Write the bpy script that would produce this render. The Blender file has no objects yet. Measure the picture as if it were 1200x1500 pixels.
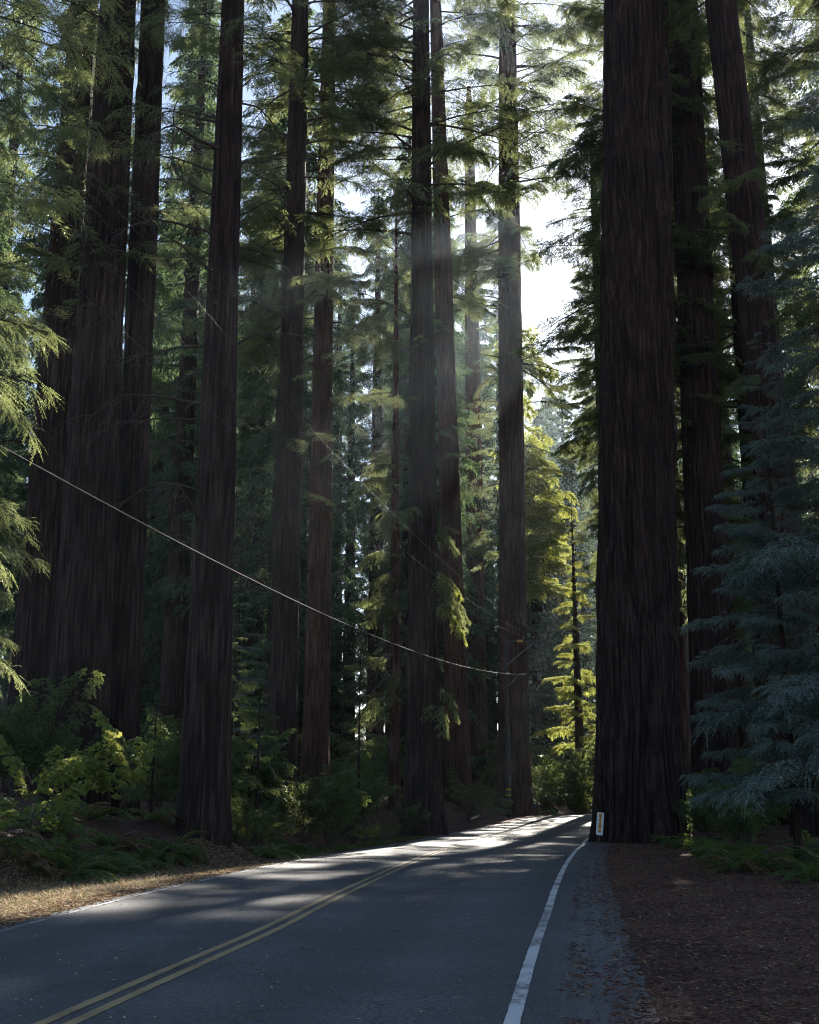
import bpy, math, random
import numpy as np
from mathutils import Vector, Matrix
from math import radians, sin, cos, tan, pi

# ------------------------------------------------------------------ camera, sky, sun, exposure
scene = bpy.context.scene
COL = scene.collection
cam_data = bpy.data.cameras.new('camera')
cam = bpy.data.objects.new('camera', cam_data)
COL.objects.link(cam)
cam.location = (0, 0, 1.65)
cam.rotation_euler = (radians(90 + 13.8), 0, 0)
cam_data.sensor_fit = 'VERTICAL'
cam_data.sensor_height = 36.0
cam_data.lens = 36.0 * 1750 / 1500
cam_data.clip_end = 5000
scene.camera = cam

SUN_AZ, SUN_EL = radians(14.0), radians(29.0)
SUN = Vector((sin(SUN_AZ) * cos(SUN_EL), cos(SUN_AZ) * cos(SUN_EL), sin(SUN_EL)))
world = bpy.data.worlds.new('World')
scene.world = world
world.use_nodes = True
wn = world.node_tree
sky = wn.nodes.new('ShaderNodeTexSky')
sky.sky_type = 'NISHITA'
sky.sun_disc = False
sky.sun_elevation = SUN_EL
sky.sun_rotation = SUN_AZ
sky.air_density = 1.0
sky.dust_density = 0.3
sky.ozone_density = 1.2
wn.links.new(sky.outputs[0], wn.nodes['Background'].inputs[0])
wn.nodes['Background'].inputs[1].default_value = 0.05

sl = bpy.data.lights.new('sun', 'SUN')
sl.energy = 5.0
sl.angle = radians(0.5)
sl.color = (1.0, 0.93, 0.82)
so = bpy.data.objects.new('sun', sl)
COL.objects.link(so)
so.rotation_euler = (-SUN).to_track_quat('-Z', 'Y').to_euler()
so.location = (30, 60, 90)

vs = scene.view_settings
vs.view_transform = 'Standard'
vs.look = 'None'
vs.exposure = 1.92
vs.gamma = 1.0
vs.use_curve_mapping = False
scene.render.engine = 'CYCLES'
cy = scene.cycles
cy.use_denoising = True
cy.denoiser = 'OPENIMAGEDENOISE'
cy.denoising_prefilter = 'NONE'
cy.filter_width = 1.05
cy.max_bounces = 6
cy.diffuse_bounces = 4
cy.glossy_bounces = 2
cy.transmission_bounces = 3
cy.volume_bounces = 1
cy.transparent_max_bounces = 4
cy.caustics_reflective = False
cy.caustics_refractive = False
cy.sample_clamp_indirect = 4.0

RNG = np.random.default_rng(11)
random.seed(11)


# ------------------------------------------------------------------ material helpers
def nodes_of(name):
    m = bpy.data.materials.new(name)
    m.use_nodes = True
    nt = m.node_tree
    for n in list(nt.nodes):
        nt.nodes.remove(n)
    out = nt.nodes.new('ShaderNodeOutputMaterial')
    return m, nt, out


def N(nt, typ, **kw):
    n = nt.nodes.new(typ)
    for k, v in kw.items():
        if k == 'ins':
            for a, b in v.items():
                n.inputs[a].default_value = b
        else:
            setattr(n, k, v)
    return n


def ramp(nt, stops):
    r = nt.nodes.new('ShaderNodeValToRGB')
    el = r.color_ramp.elements
    while len(el) > 1:
        el.remove(el[-1])
    el[0].position = stops[0][0]
    el[0].color = (*stops[0][1], 1)
    for p, c in stops[1:]:
        e = el.new(p)
        e.color = (*c, 1)
    return r


def leaf_mat(name, dark, mid, light, trans, tfac=0.45, odd=None, oddp=0.94, rough=0.5):
    """two-sided leaf: colour differs from leaf to leaf, light passes through it"""
    m, nt, out = nodes_of(name)
    geo = N(nt, 'ShaderNodeNewGeometry')
    oi = N(nt, 'ShaderNodeObjectInfo')
    stops = [(0.0, dark), (0.5, mid), (0.88, light)]
    if odd:
        stops += [(oddp, light), (min(oddp + 0.01, 1.0), odd)]
    cr = ramp(nt, stops)
    nt.links.new(geo.outputs['Random Per Island'], cr.inputs[0])
    hsv = N(nt, 'ShaderNodeHueSaturation')
    mr = N(nt, 'ShaderNodeMapRange', ins={'To Min': 0.75, 'To Max': 1.25})
    nt.links.new(oi.outputs['Random'], mr.inputs['Value'])
    nt.links.new(mr.outputs[0], hsv.inputs['Value'])
    nt.links.new(cr.outputs[0], hsv.inputs['Color'])
    p = N(nt, 'ShaderNodeBsdfPrincipled', ins={'Roughness': rough, 'Specular IOR Level': 0.35})
    nt.links.new(hsv.outputs[0], p.inputs['Base Color'])
    t = N(nt, 'ShaderNodeBsdfTranslucent')
    mx = N(nt, 'ShaderNodeMix', data_type='RGBA', blend_type='MIX')
    mx.inputs[0].default_value = 0.7
    nt.links.new(hsv.outputs[0], mx.inputs[6])
    mx.inputs[7].default_value = (*trans, 1)
    nt.links.new(mx.outputs[2], t.inputs[0])
    ms = N(nt, 'ShaderNodeMixShader')
    ms.inputs[0].default_value = tfac
    nt.links.new(p.outputs[0], ms.inputs[1])
    nt.links.new(t.outputs[0], ms.inputs[2])
    nt.links.new(ms.outputs[0], out.inputs[0])
    return m


def bark_mat(name, c0, c1, c2, scale=9.0):
    m, nt, out = nodes_of(name)
    tc = N(nt, 'ShaderNodeTexCoord')
    mp = N(nt, 'ShaderNodeMapping')
    mp.inputs['Scale'].default_value = (1, 1, 0.06)
    nt.links.new(tc.outputs['Object'], mp.inputs[0])
    n1 = N(nt, 'ShaderNodeTexNoise', ins={'Scale': scale, 'Detail': 8.0, 'Roughness': 0.65, 'Distortion': 0.4})
    nt.links.new(mp.outputs[0], n1.inputs['Vector'])
    n2 = N(nt, 'ShaderNodeTexNoise', ins={'Scale': 0.6, 'Detail': 4.0})
    nt.links.new(tc.outputs['Object'], n2.inputs['Vector'])
    n3 = N(nt, 'ShaderNodeTexNoise', ins={'Scale': scale * 5, 'Detail': 5.0, 'Roughness': 0.7})
    nt.links.new(mp.outputs[0], n3.inputs['Vector'])
    cr = ramp(nt, [(0.34, c0), (0.5, c1), (0.66, c2)])
    nt.links.new(n1.outputs[0], cr.inputs[0])
    hs = N(nt, 'ShaderNodeHueSaturation')
    mr = N(nt, 'ShaderNodeMapRange', ins={'From Min': 0.3, 'From Max': 0.7, 'To Min': 0.65, 'To Max': 1.35})
    nt.links.new(n2.outputs[0], mr.inputs['Value'])
    nt.links.new(mr.outputs[0], hs.inputs['Value'])
    nt.links.new(cr.outputs[0], hs.inputs['Color'])
    p = N(nt, 'ShaderNodeBsdfPrincipled', ins={'Roughness': 0.9, 'Specular IOR Level': 0.2})
    nt.links.new(hs.outputs[0], p.inputs['Base Color'])
    ad = N(nt, 'ShaderNodeMath', operation='ADD')
    nt.links.new(n1.outputs[0], ad.inputs[0])
    nt.links.new(n3.outputs[0], ad.inputs[1])
    bp = N(nt, 'ShaderNodeBump', ins={'Strength': 1.0, 'Distance': 0.07})
    nt.links.new(ad.outputs[0], bp.inputs['Height'])
    nt.links.new(bp.outputs[0], p.inputs['Normal'])
    nt.links.new(p.outputs[0], out.inputs[0])
    return m


def plain_mat(name, c, rough=0.7, var=0.25, scale=20, metallic=0.0):
    m, nt, out = nodes_of(name)
    tc = N(nt, 'ShaderNodeTexCoord')
    n = N(nt, 'ShaderNodeTexNoise', ins={'Scale': scale, 'Detail': 5.0})
    nt.links.new(tc.outputs['Object'], n.inputs['Vector'])
    cr = ramp(nt, [(0.3, tuple(v * (1 - var) for v in c)), (0.7, tuple(min(1, v * (1 + var)) for v in c))])
    nt.links.new(n.outputs[0], cr.inputs[0])
    p = N(nt, 'ShaderNodeBsdfPrincipled', ins={'Roughness': rough, 'Metallic': metallic})
    nt.links.new(cr.outputs[0], p.inputs['Base Color'])
    nt.links.new(p.outputs[0], out.inputs[0])
    return m


def litter_mat(name, stops, tfac=0.15):
    m, nt, out = nodes_of(name)
    geo = N(nt, 'ShaderNodeNewGeometry')
    cr = ramp(nt, stops)
    nt.links.new(geo.outputs['Random Per Island'], cr.inputs[0])
    p = N(nt, 'ShaderNodeBsdfPrincipled', ins={'Roughness': 0.85, 'Specular IOR Level': 0.2})
    nt.links.new(cr.outputs[0], p.inputs['Base Color'])
    t = N(nt, 'ShaderNodeBsdfTranslucent')
    nt.links.new(cr.outputs[0], t.inputs[0])
    ms = N(nt, 'ShaderNodeMixShader')
    ms.inputs[0].default_value = tfac
    nt.links.new(p.outputs[0], ms.inputs[1])
    nt.links.new(t.outputs[0], ms.inputs[2])
    nt.links.new(ms.outputs[0], out.inputs[0])
    return m


MAT = {}
MAT['redwood'] = leaf_mat('redwood_foliage', (0.025, 0.042, 0.016), (0.045, 0.075, 0.022), (0.075, 0.105, 0.03),
                          (0.40, 0.45, 0.17), 0.47, odd=(0.16, 0.07, 0.035), oddp=0.955, rough=0.36)
MAT['far'] = leaf_mat('distant_foliage', (0.022, 0.042, 0.027), (0.036, 0.066, 0.04), (0.055, 0.088, 0.05),
                      (0.20, 0.29, 0.11), 0.4)
MAT['fir'] = leaf_mat('blue_green_foliage', (0.085, 0.115, 0.10), (0.13, 0.17, 0.148), (0.195, 0.24, 0.21),
                      (0.16, 0.26, 0.12), 0.2, rough=0.4)
MAT['fresh_sunlit'] = leaf_mat('fresh_and_sunlit_leaves', (0.06, 0.10, 0.02), (0.09, 0.15, 0.03), (0.14, 0.19, 0.04),
                        (0.55, 0.56, 0.13), 0.5, odd=(0.28, 0.22, 0.03), oddp=0.93)  # light green leaf; on redwoods its paler colour paints sunlit foliage
MAT['shrub'] = leaf_mat('shrub_leaves', (0.03, 0.055, 0.02), (0.05, 0.085, 0.03), (0.08, 0.12, 0.04),
                        (0.30, 0.36, 0.09), 0.4, rough=0.36)
MAT['fern'] = leaf_mat('fern_leaf', (0.035, 0.065, 0.02), (0.05, 0.09, 0.028), (0.08, 0.12, 0.035),
                       (0.33, 0.42, 0.07), 0.42)
MAT['brown_fern'] = leaf_mat('withered_leaf', (0.10, 0.06, 0.03), (0.17, 0.10, 0.05), (0.24, 0.16, 0.08),
                             (0.30, 0.18, 0.08), 0.35)
MAT['bark'] = bark_mat('redwood_bark', (0.008, 0.005, 0.0045), (0.034, 0.019, 0.015), (0.085, 0.054, 0.045))
MAT['bark_red'] = bark_mat('warm_redwood_bark', (0.022, 0.010, 0.007), (0.080, 0.038, 0.026), (0.14, 0.075, 0.052))
MAT['bark_moss'] = bark_mat('mossy_grey_bark', (0.03, 0.033, 0.02), (0.08, 0.08, 0.05), (0.14, 0.135, 0.09), 4.0)
MAT['twig'] = plain_mat('twig_bark', (0.05, 0.034, 0.026), 0.85)
MAT['dead'] = plain_mat('dead_twig', (0.16, 0.11, 0.09), 0.85)
MAT['wood'] = plain_mat('weathered_pole_wood', (0.075, 0.062, 0.052), 0.85, 0.4, 6)
MAT['steel'] = plain_mat('galvanised_steel', (0.35, 0.35, 0.36), 0.45, 0.15, 9, 0.8)
MAT['cable'] = plain_mat('cable_sheath', (0.022, 0.022, 0.024), 0.9, 0.1, 3)
MAT['wire'] = plain_mat('bare_wire', (0.06, 0.055, 0.05), 0.7, 0.1, 3, 0.2)
MAT['porcelain'] = plain_mat('insulator_porcelain', (0.30, 0.22, 0.18), 0.25, 0.15)
MAT['orange'] = plain_mat('orange_paint', (0.62, 0.24, 0.03), 0.5, 0.1)
MAT['yellow'] = plain_mat('yellow_reflector', (0.70, 0.42, 0.02), 0.4, 0.1)
MAT['white'] = plain_mat('white_sign_paint', (0.78, 0.78, 0.76), 0.5, 0.06)
MAT['amber'] = plain_mat('amber_reflector', (0.62, 0.22, 0.02), 0.35, 0.12, 30)
MAT['litter'] = litter_mat('fallen_needles', [(0.0, (0.06, 0.028, 0.025)), (0.35, (0.14, 0.062, 0.05)), (0.6, (0.21, 0.10, 0.075)),
                                              (0.8, (0.24, 0.13, 0.085)), (0.93, (0.34, 0.24, 0.16)), (1.0, (0.20, 0.16, 0.05))])
MAT['straw'] = litter_mat('dry_grass_blades', [(0.0, (0.26, 0.17, 0.10)), (0.4, (0.46, 0.35, 0.22)), (0.7, (0.60, 0.50, 0.33)),
                                               (0.85, (0.16, 0.20, 0.06)), (1.0, (0.30, 0.14, 0.07))], 0.3)


# ------------------------------------------------------------------ mesh helpers
def mesh_from(name, v, quads=None, tris=None, mats=(), qmat=None, tmat=None, smooth=True):
    v = np.asarray(v, dtype=np.float32).reshape(-1, 3)
    nq = 0 if quads is None else len(quads)
    nt_ = 0 if tris is None else len(tris)
    me = bpy.data.meshes.new(name)
    me.vertices.add(len(v))
    me.vertices.foreach_set('co', v.ravel())
    idx, starts, mi = [], [], []
    if nq:
        q = np.asarray(quads, dtype=np.int32)
        idx.append(q.ravel())
        starts.append(np.arange(nq, dtype=np.int32) * 4)
        mi.append(np.zeros(nq, np.int32) if qmat is None else np.asarray(qmat, np.int32))
    if nt_:
        t = np.asarray(tris, dtype=np.int32)
        idx.append(t.ravel())
        starts.append(nq * 4 + np.arange(nt_, dtype=np.int32) * 3)
        mi.append(np.zeros(nt_, np.int32) if tmat is None else np.asarray(tmat, np.int32))
    idx = np.concatenate(idx)
    starts = np.concatenate(starts)
    mi = np.concatenate(mi)
    me.loops.add(len(idx))
    me.loops.foreach_set('vertex_index', idx)
    me.polygons.add(len(starts))
    me.polygons.foreach_set('loop_start', starts)
    for m in mats:
        me.materials.append(m)
    me.polygons.foreach_set('material_index', mi)
    me.polygons.foreach_set('use_smooth', np.full(len(starts), bool(smooth)))
    me.update(calc_edges=True)
    return me


class Builder:
    """collects quads of several materials; build() gives one mesh"""
    def __init__(self):
        self.v, self.q, self.m, self.n = [], [], [], 0

    def add(self, v, q, mat=0):
        v = np.asarray(v, float).reshape(-1, 3)
        q = np.asarray(q, np.int64).reshape(-1, 4)
        self.v.append(v)
        self.q.append(q + self.n)
        self.m.append(np.full(len(q), mat))
        self.n += len(v)

    def tube(self, pts, radii, sides=5, mat=0, cap=True):
        pts = np.asarray(pts, float)
        radii = np.broadcast_to(np.asarray(radii, float), (len(pts),))
        tg = np.gradient(pts, axis=0)
        tg /= np.linalg.norm(tg, axis=1)[:, None] + 1e-9
        ref = np.array([0, 0, 1.0]) if abs(tg[0, 2]) < 0.9 else np.array([1.0, 0, 0])
        a = np.cross(tg, ref)
        a /= np.linalg.norm(a, axis=1)[:, None] + 1e-9
        b = np.cross(tg, a)
        th = np.linspace(0, 2 * pi, sides, endpoint=False)
        ring = pts[:, None, :] + radii[:, None, None] * (np.cos(th)[None, :, None] * a[:, None, :] + np.sin(th)[None, :, None] * b[:, None, :])
        n = len(pts)
        i, j = np.meshgrid(np.arange(n - 1), np.arange(sides), indexing='ij')
        j2 = (j + 1) % sides
        q = np.stack([i * sides + j, i * sides + j2, (i + 1) * sides + j2, (i + 1) * sides + j], -1).reshape(-1, 4)
        self.add(ring, q, mat)
        if cap and sides >= 4:
            for r, flip in ((0, True), (n - 1, False)):
                o = [self.n - n * sides + r * sides + k for k in range(sides)]
                for k in range(1, sides - 1, 2):
                    f = [o[0], o[k], o[min(k + 1, sides - 1)], o[min(k + 2, sides - 1)]]
                    if f[2] == f[3]:
                        break
                    self.q.append(np.array([f[::-1] if flip else f]))
                    self.m.append(np.array([mat]))

    def box(self, c, s, rot=None, mat=0):
        c, s = np.asarray(c, float), np.asarray(s, float) / 2
        v = np.array([[x, y, z] for x in (-1, 1) for y in (-1, 1) for z in (-1, 1)], float) * s
        if rot is not None:
            v = v @ np.asarray(rot.to_3x3()).T
        q = [[0, 1, 3, 2], [4, 6, 7, 5], [0, 4, 5, 1], [2, 3, 7, 6], [0, 2, 6, 4], [1, 5, 7, 3]]
        self.add(v + c, q, mat)

    def leaves(self, base, direc, nrm, length, width, mat=0, fold=0.12):
        """many pointed leaves at once (arrays n x 3)"""
        n = len(base)
        d = direc / (np.linalg.norm(direc, axis=1)[:, None] + 1e-9)
        s = np.cross(d, nrm)
        s /= np.linalg.norm(s, axis=1)[:, None] + 1e-9
        up = np.cross(s, d)
        L = np.asarray(length).reshape(-1, 1) * np.ones((n, 1))
        W = np.asarray(width).reshape(-1, 1) * np.ones((n, 1))
        v = np.stack([base, base + d * L * 0.45 + s * W * 0.5 + up * W * fold, base + d * L - up * L * 0.12,
                      base + d * L * 0.45 - s * W * 0.5 + up * W * fold], 1)
        q = np.arange(n * 4).reshape(n, 4)
        self.add(v, q, mat)

    def arrays(self):
        return np.concatenate(self.v), np.concatenate(self.q), np.concatenate(self.m)

    def build(self, name, mats, smooth=True):
        v, q, m = self.arrays()
        return mesh_from(name, v, quads=q, mats=mats, qmat=m, smooth=smooth)


def link(name, data, parent=None, loc=(0, 0, 0), rot=(0, 0, 0), scale=(1, 1, 1)):
    o = bpy.data.objects.new(name, data)
    COL.objects.link(o)
    o.parent = parent
    o.location = loc
    o.rotation_euler = rot
    o.scale = scale
    return o


def tag(o, label=None, cat=None, group=None, kind=None):
    if label:
        o['label'] = label
    if cat:
        o['category'] = cat
    if group:
        o['group'] = group
    if kind:
        o['kind'] = kind
    return o


# ------------------------------------------------------------------ the lie of the land
def spline(pts, n):
    p = np.asarray(pts, float)
    p = np.vstack([2 * p[0] - p[1], p, 2 * p[-1] - p[-2]])
    out = []
    segs = len(p) - 3
    for k in range(segs):
        t = np.linspace(0, 1, 24, endpoint=(k == segs - 1))[:, None]
        a, b, c, d = p[k:k + 4]
        out.append(0.5 * (2 * b + (c - a) * t + (2 * a - 5 * b + 4 * c - d) * t ** 2 + (3 * b - a - 3 * c + d) * t ** 3))
    q = np.vstack(out)
    s = np.concatenate([[0], np.cumsum(np.linalg.norm(np.diff(q, axis=0), axis=1))])
    u = np.linspace(0, s[-1], n)
    return np.stack([np.interp(u, s, q[:, 0]), np.interp(u, s, q[:, 1])], 1)


NR = 420
EDGE_L = spline([(-8.4, -25), (-6.5, 0), (-5.85, 10), (-5.48, 17), (-5.05, 24), (-4.4, 30), (-3.75, 35.5), (-2.42, 44), (-1.0, 51.2), (1.5, 60.5),
                 (4.3, 69), (6.8, 77), (9.6, 85), (13.2, 92.5), (19, 100), (29, 107), (46, 113), (80, 120)], NR)
YELLOW = spline([(-6.0, -25), (-3.75, 0), (-2.72, 10), (-2.27, 14), (-1.89, 17.4), (-1.31, 24), (-0.02, 36.4), (1.28, 46.7), (3.1, 56.1),
                 (5.5, 63.7), (7.6, 68.5), (11.3, 75.6), (16.5, 82.5), (24, 90), (33, 96), (48, 102), (80, 109)], NR)
EDGE_R = spline([(-3.2, -25), (-0.60, 0), (0.74, 10), (1.42, 15), (2.07, 19.5), (2.97, 25.9), (4.34, 35.1), (6.1, 46), (7.2, 52),
                 (8.1, 57), (9.6, 62), (12.4, 68), (16, 74), (21, 79.5), (28, 85), (37, 91), (50, 97), (80, 103)], NR)


def z0(y):
    y = np.asarray(y, float)
    t = np.clip((y - 48) / 45, 0, 1)
    return t * t * (3 - 2 * t) + 0.0035 * np.maximum(y - 93, 0)


def sstep(a, b, x):
    t = np.clip((np.asarray(x, float) - a) / (b - a), 0, 1)
    return t * t * (3 - 2 * t)


def vnoise(x, y, seed=0):
    """smooth value noise"""
    rg = np.random.default_rng(seed)
    tab = rg.random((64, 64))
    xi, yi = np.floor(x).astype(int), np.floor(y).astype(int)
    fx, fy = x - xi, y - yi
    fx, fy = fx * fx * (3 - 2 * fx), fy * fy * (3 - 2 * fy)
    g = lambda a, b: tab[a % 64, b % 64]
    return (g(xi, yi) * (1 - fx) + g(xi + 1, yi) * fx) * (1 - fy) + (g(xi, yi + 1) * (1 - fx) + g(xi + 1, yi + 1) * fx) * fy


def side_dist(x, y, line):
    """signed distance from a line of the road, positive to its left"""
    x, y = np.atleast_1d(np.asarray(x, float)), np.atleast_1d(np.asarray(y, float))
    p = line
    tg = np.gradient(p, axis=0)
    tg /= np.linalg.norm(tg, axis=1)[:, None]
    out = np.empty(len(x))
    for a in range(0, len(x), 8000):
        xs, ys = x[a:a + 8000], y[a:a + 8000]
        d2 = (xs[:, None] - p[None, :, 0]) ** 2 + (ys[:, None] - p[None, :, 1]) ** 2
        k = np.argmin(d2, 1)
        dx, dy = xs - p[k, 0], ys - p[k, 1]
        cr = tg[k, 0] * dy - tg[k, 1] * dx
        out[a:a + 8000] = np.sign(cr) * np.sqrt(d2[np.arange(len(xs)), k])
    return out


def ground_z(x, y):
    x, y = np.atleast_1d(np.asarray(x, float)), np.atleast_1d(np.asarray(y, float))
    dl = side_dist(x, y, EDGE_L)
    dr = -side_dist(x, y, EDGE_R)
    n1 = vnoise(x * 0.16 + 5, y * 0.16, 3) - 0.5
    n2 = vnoise(x * 0.7, y * 0.7 + 9, 4) - 0.5
    n3 = vnoise(x * 2.3, y * 2.3, 5) - 0.5
    far = sstep(60, 220, dl)
    bl = 1.15 * sstep(2.8, 4.9, dl) + 1.1 * sstep(5, 22, dl) + 14 * far
    bl += sstep(2.4, 5, dl) * (n1 * 0.7 + n2 * 0.35 + n3 * 0.10)
    bl += 0.8 * np.exp(-((x + 6.25) ** 2 + (y - 37.2) ** 2) / 7.0) * sstep(0.9, 2.6, dl) * (1 - 0.6 * sstep(3.5, 5, dl))
    br = 0.35 * sstep(5, 9, dr) + 0.9 * sstep(8, 30, dr) + 12 * sstep(60, 220, dr)
    br += sstep(5, 10, dr) * (n1 * 0.6 + n2 * 0.3 + n3 * 0.08)
    z = z0(y) - 0.035 + np.where(dl > 0, bl, 0) + np.where(dr > 0, br, 0)
    onroad = (dl < 0.3) & (dr < 0.5)
    z += np.where(onroad, 0, n3 * 0.03 + 0.03)
    return z


def gz(x, y):
    return float(ground_z(x, y)[0])


def asphalt_mat(name, base, spread, fleck):
    m, nt, out = nodes_of(name)
    tc = N(nt, 'ShaderNodeTexCoord')
    n1 = N(nt, 'ShaderNodeTexNoise', ins={'Scale': 0.35, 'Detail': 6.0, 'Roughness': 0.6})
    n2 = N(nt, 'ShaderNodeTexNoise', ins={'Scale': 42.0, 'Detail': 4.0, 'Roughness': 0.85})
    vo = N(nt, 'ShaderNodeTexVoronoi', ins={'Scale': 70.0})
    for n in (n1, n2, vo):
        nt.links.new(tc.outputs['Object'], n.inputs['Vector'])
    c1 = ramp(nt, [(0.3, tuple(b * (1 - spread) for b in base)), (0.7, tuple(b * (1 + spread) for b in base))])
    nt.links.new(n1.outputs[0], c1.inputs[0])
    c2 = ramp(nt, [(0.36, (0.4,) * 3), (0.5, (1.0,) * 3), (0.66, (fleck,) * 3)])
    nt.links.new(n2.outputs[0], c2.inputs[0])
    mx = N(nt, 'ShaderNodeMix', data_type='RGBA', blend_type='MULTIPLY')
    mx.inputs[0].default_value = 1.0
    nt.links.new(c1.outputs[0], mx.inputs[6])
    nt.links.new(c2.outputs[0], mx.inputs[7])
    p = N(nt, 'ShaderNodeBsdfPrincipled', ins={'Roughness': 0.72, 'Specular IOR Level': 0.35})
    at = N(nt, 'ShaderNodeAttribute', attribute_name='across')
    wv = N(nt, 'ShaderNodeMath', operation='SINE')
    ml = N(nt, 'ShaderNodeMath', operation='MULTIPLY', ins={1: 4 * 2 * pi})
    nt.links.new(at.outputs['Fac'], ml.inputs[0])
    nt.links.new(ml.outputs[0], wv.inputs[0])
    tr = N(nt, 'ShaderNodeMapRange', ins={'From Min': -1.0, 'From Max': 1.0, 'To Min': 0.86, 'To Max': 1.14})
    nt.links.new(wv.outputs[0], tr.inputs['Value'])
    # fine cracks
    nd = N(nt, 'ShaderNodeTexNoise', ins={'Scale': 1.3, 'Detail': 5.0})
    nt.links.new(tc.outputs['Object'], nd.inputs['Vector'])
    mv = N(nt, 'ShaderNodeMix', data_type='VECTOR')
    mv.inputs[0].default_value = 0.35
    nt.links.new(tc.outputs['Object'], mv.inputs[4])
    nt.links.new(nd.outputs['Color'], mv.inputs[5])
    vc = N(nt, 'ShaderNodeTexVoronoi', feature='DISTANCE_TO_EDGE', ins={'Scale': 0.42})
    nt.links.new(mv.outputs[1], vc.inputs['Vector'])
    ck = N(nt, 'ShaderNodeMapRange', ins={'From Min': 0.0, 'From Max': 0.006, 'To Min': 0.55, 'To Max': 1.0})
    nt.links.new(vc.outputs['Distance'], ck.inputs['Value'])
    mm = N(nt, 'ShaderNodeMath', operation='MULTIPLY')
    nt.links.new(tr.outputs[0], mm.inputs[0])
    nt.links.new(ck.outputs[0], mm.inputs[1])
    mx2 = N(nt, 'ShaderNodeMix', data_type='RGBA', blend_type='MULTIPLY')
    mx2.inputs[0].default_value = 1.0
    nt.links.new(mx.outputs[2], mx2.inputs[6])
    nt.links.new(mm.outputs[0], mx2.inputs[7])
    nt.links.new(mx2.outputs[2], p.inputs['Base Color'])
    bp = N(nt, 'ShaderNodeBump', ins={'Strength': 0.7, 'Distance': 0.008})
    nt.links.new(vo.outputs['Distance'], bp.inputs['Height'])
    nt.links.new(bp.outputs[0], p.inputs['Normal'])
    nt.links.new(p.outputs[0], out.inputs[0])
    return m


def paint_mat(name, paint, worn, lo, hi):
    m, nt, out = nodes_of(name)
    tc = N(nt, 'ShaderNodeTexCoord')
    n1 = N(nt, 'ShaderNodeTexNoise', ins={'Scale': 28.0, 'Detail': 6.0, 'Roughness': 0.75})
    n2 = N(nt, 'ShaderNodeTexNoise', ins={'Scale': 0.8, 'Detail': 4.0})
    for n in (n1, n2):
        nt.links.new(tc.outputs['Object'], n.inputs['Vector'])
    ad = N(nt, 'ShaderNodeMath', operation='ADD')
    nt.links.new(n1.outputs[0], ad.inputs[0])
    nt.links.new(n2.outputs[0], ad.inputs[1])
    cr = ramp(nt, [(lo, worn), (hi, paint)])
    mu = N(nt, 'ShaderNodeMath', operation='MULTIPLY', ins={1: 0.5})
    nt.links.new(ad.outputs[0], mu.inputs[0])
    nt.links.new(mu.outputs[0], cr.inputs[0])
    p = N(nt, 'ShaderNodeBsdfPrincipled', ins={'Roughness': 0.6})
    nt.links.new(cr.outputs[0], p.inputs['Base Color'])
    nt.links.new(p.outputs[0], out.inputs[0])
    return m


def soil_mat():
    m, nt, out = nodes_of('forest_floor')
    tc = N(nt, 'ShaderNodeTexCoord')
    n1 = N(nt, 'ShaderNodeTexNoise', ins={'Scale': 0.5, 'Detail': 8.0, 'Roughness': 0.65})
    n2 = N(nt, 'ShaderNodeTexNoise', ins={'Scale': 26.0, 'Detail': 6.0, 'Roughness': 0.75})
    for n in (n1, n2):
        nt.links.new(tc.outputs['Object'], n.inputs['Vector'])
    c1 = ramp(nt, [(0.3, (0.035, 0.020, 0.016)), (0.5, (0.085, 0.045, 0.034)), (0.62, (0.12, 0.062, 0.042)), (0.75, (0.10, 0.085, 0.045))])
    nt.links.new(n1.outputs[0], c1.inputs[0])
    c2 = ramp(nt, [(0.3, (0.35,) * 3), (0.5, (1.0,) * 3), (0.7, (1.9, 1.75, 1.6))])
    nt.links.new(n2.outputs[0], c2.inputs[0])
    mx = N(nt, 'ShaderNodeMix', data_type='RGBA', blend_type='MULTIPLY')
    mx.inputs[0].default_value = 1.0
    nt.links.new(c1.outputs[0], mx.inputs[6])
    nt.links.new(c2.outputs[0], mx.inputs[7])
    p = N(nt, 'ShaderNodeBsdfPrincipled', ins={'Roughness': 0.95, 'Specular IOR Level': 0.15})
    nt.links.new(mx.outputs[2], p.inputs['Base Color'])
    bp = N(nt, 'ShaderNodeBump', ins={'Strength': 0.8, 'Distance': 0.04})
    nt.links.new(n2.outputs[0], bp.inputs['Height'])
    nt.links.new(bp.outputs[0], p.inputs['Normal'])
    nt.links.new(p.outputs[0], out.inputs[0])
    return m


def make_ground():
    xs = np.concatenate([np.array([-700, -500, -380, -290, -220, -170, -130, -100, -80, -65, -52, -42, -36]), np.arange(-31, 33, 0.4),
                         np.array([35, 40, 47, 56, 68, 84, 105, 135, 175, 230, 300, 390, 520, 700])])
    ys = np.concatenate([np.array([-400, -250, -150, -90, -60, -40]), np.arange(-26, 125, 0.5),
                         np.array([128, 133, 140, 150, 163, 180, 205, 240, 290, 350, 430, 540, 700, 900])])
    X, Y = np.meshgrid(xs, ys, indexing='ij')
    Z = ground_z(X.ravel(), Y.ravel())
    nx, ny = len(xs), len(ys)
    i, j = np.meshgrid(np.arange(nx - 1), np.arange(ny - 1), indexing='ij')
    q = np.stack([i * ny + j, (i + 1) * ny + j, (i + 1) * ny + j + 1, i * ny + j + 1], -1).reshape(-1, 4)
    me = mesh_from('ground', np.stack([X.ravel(), Y.ravel(), Z], 1), quads=q, mats=[soil_mat()])
    tag(link('ground', me), 'forest floor of reddish needle litter', kind='structure')


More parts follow.
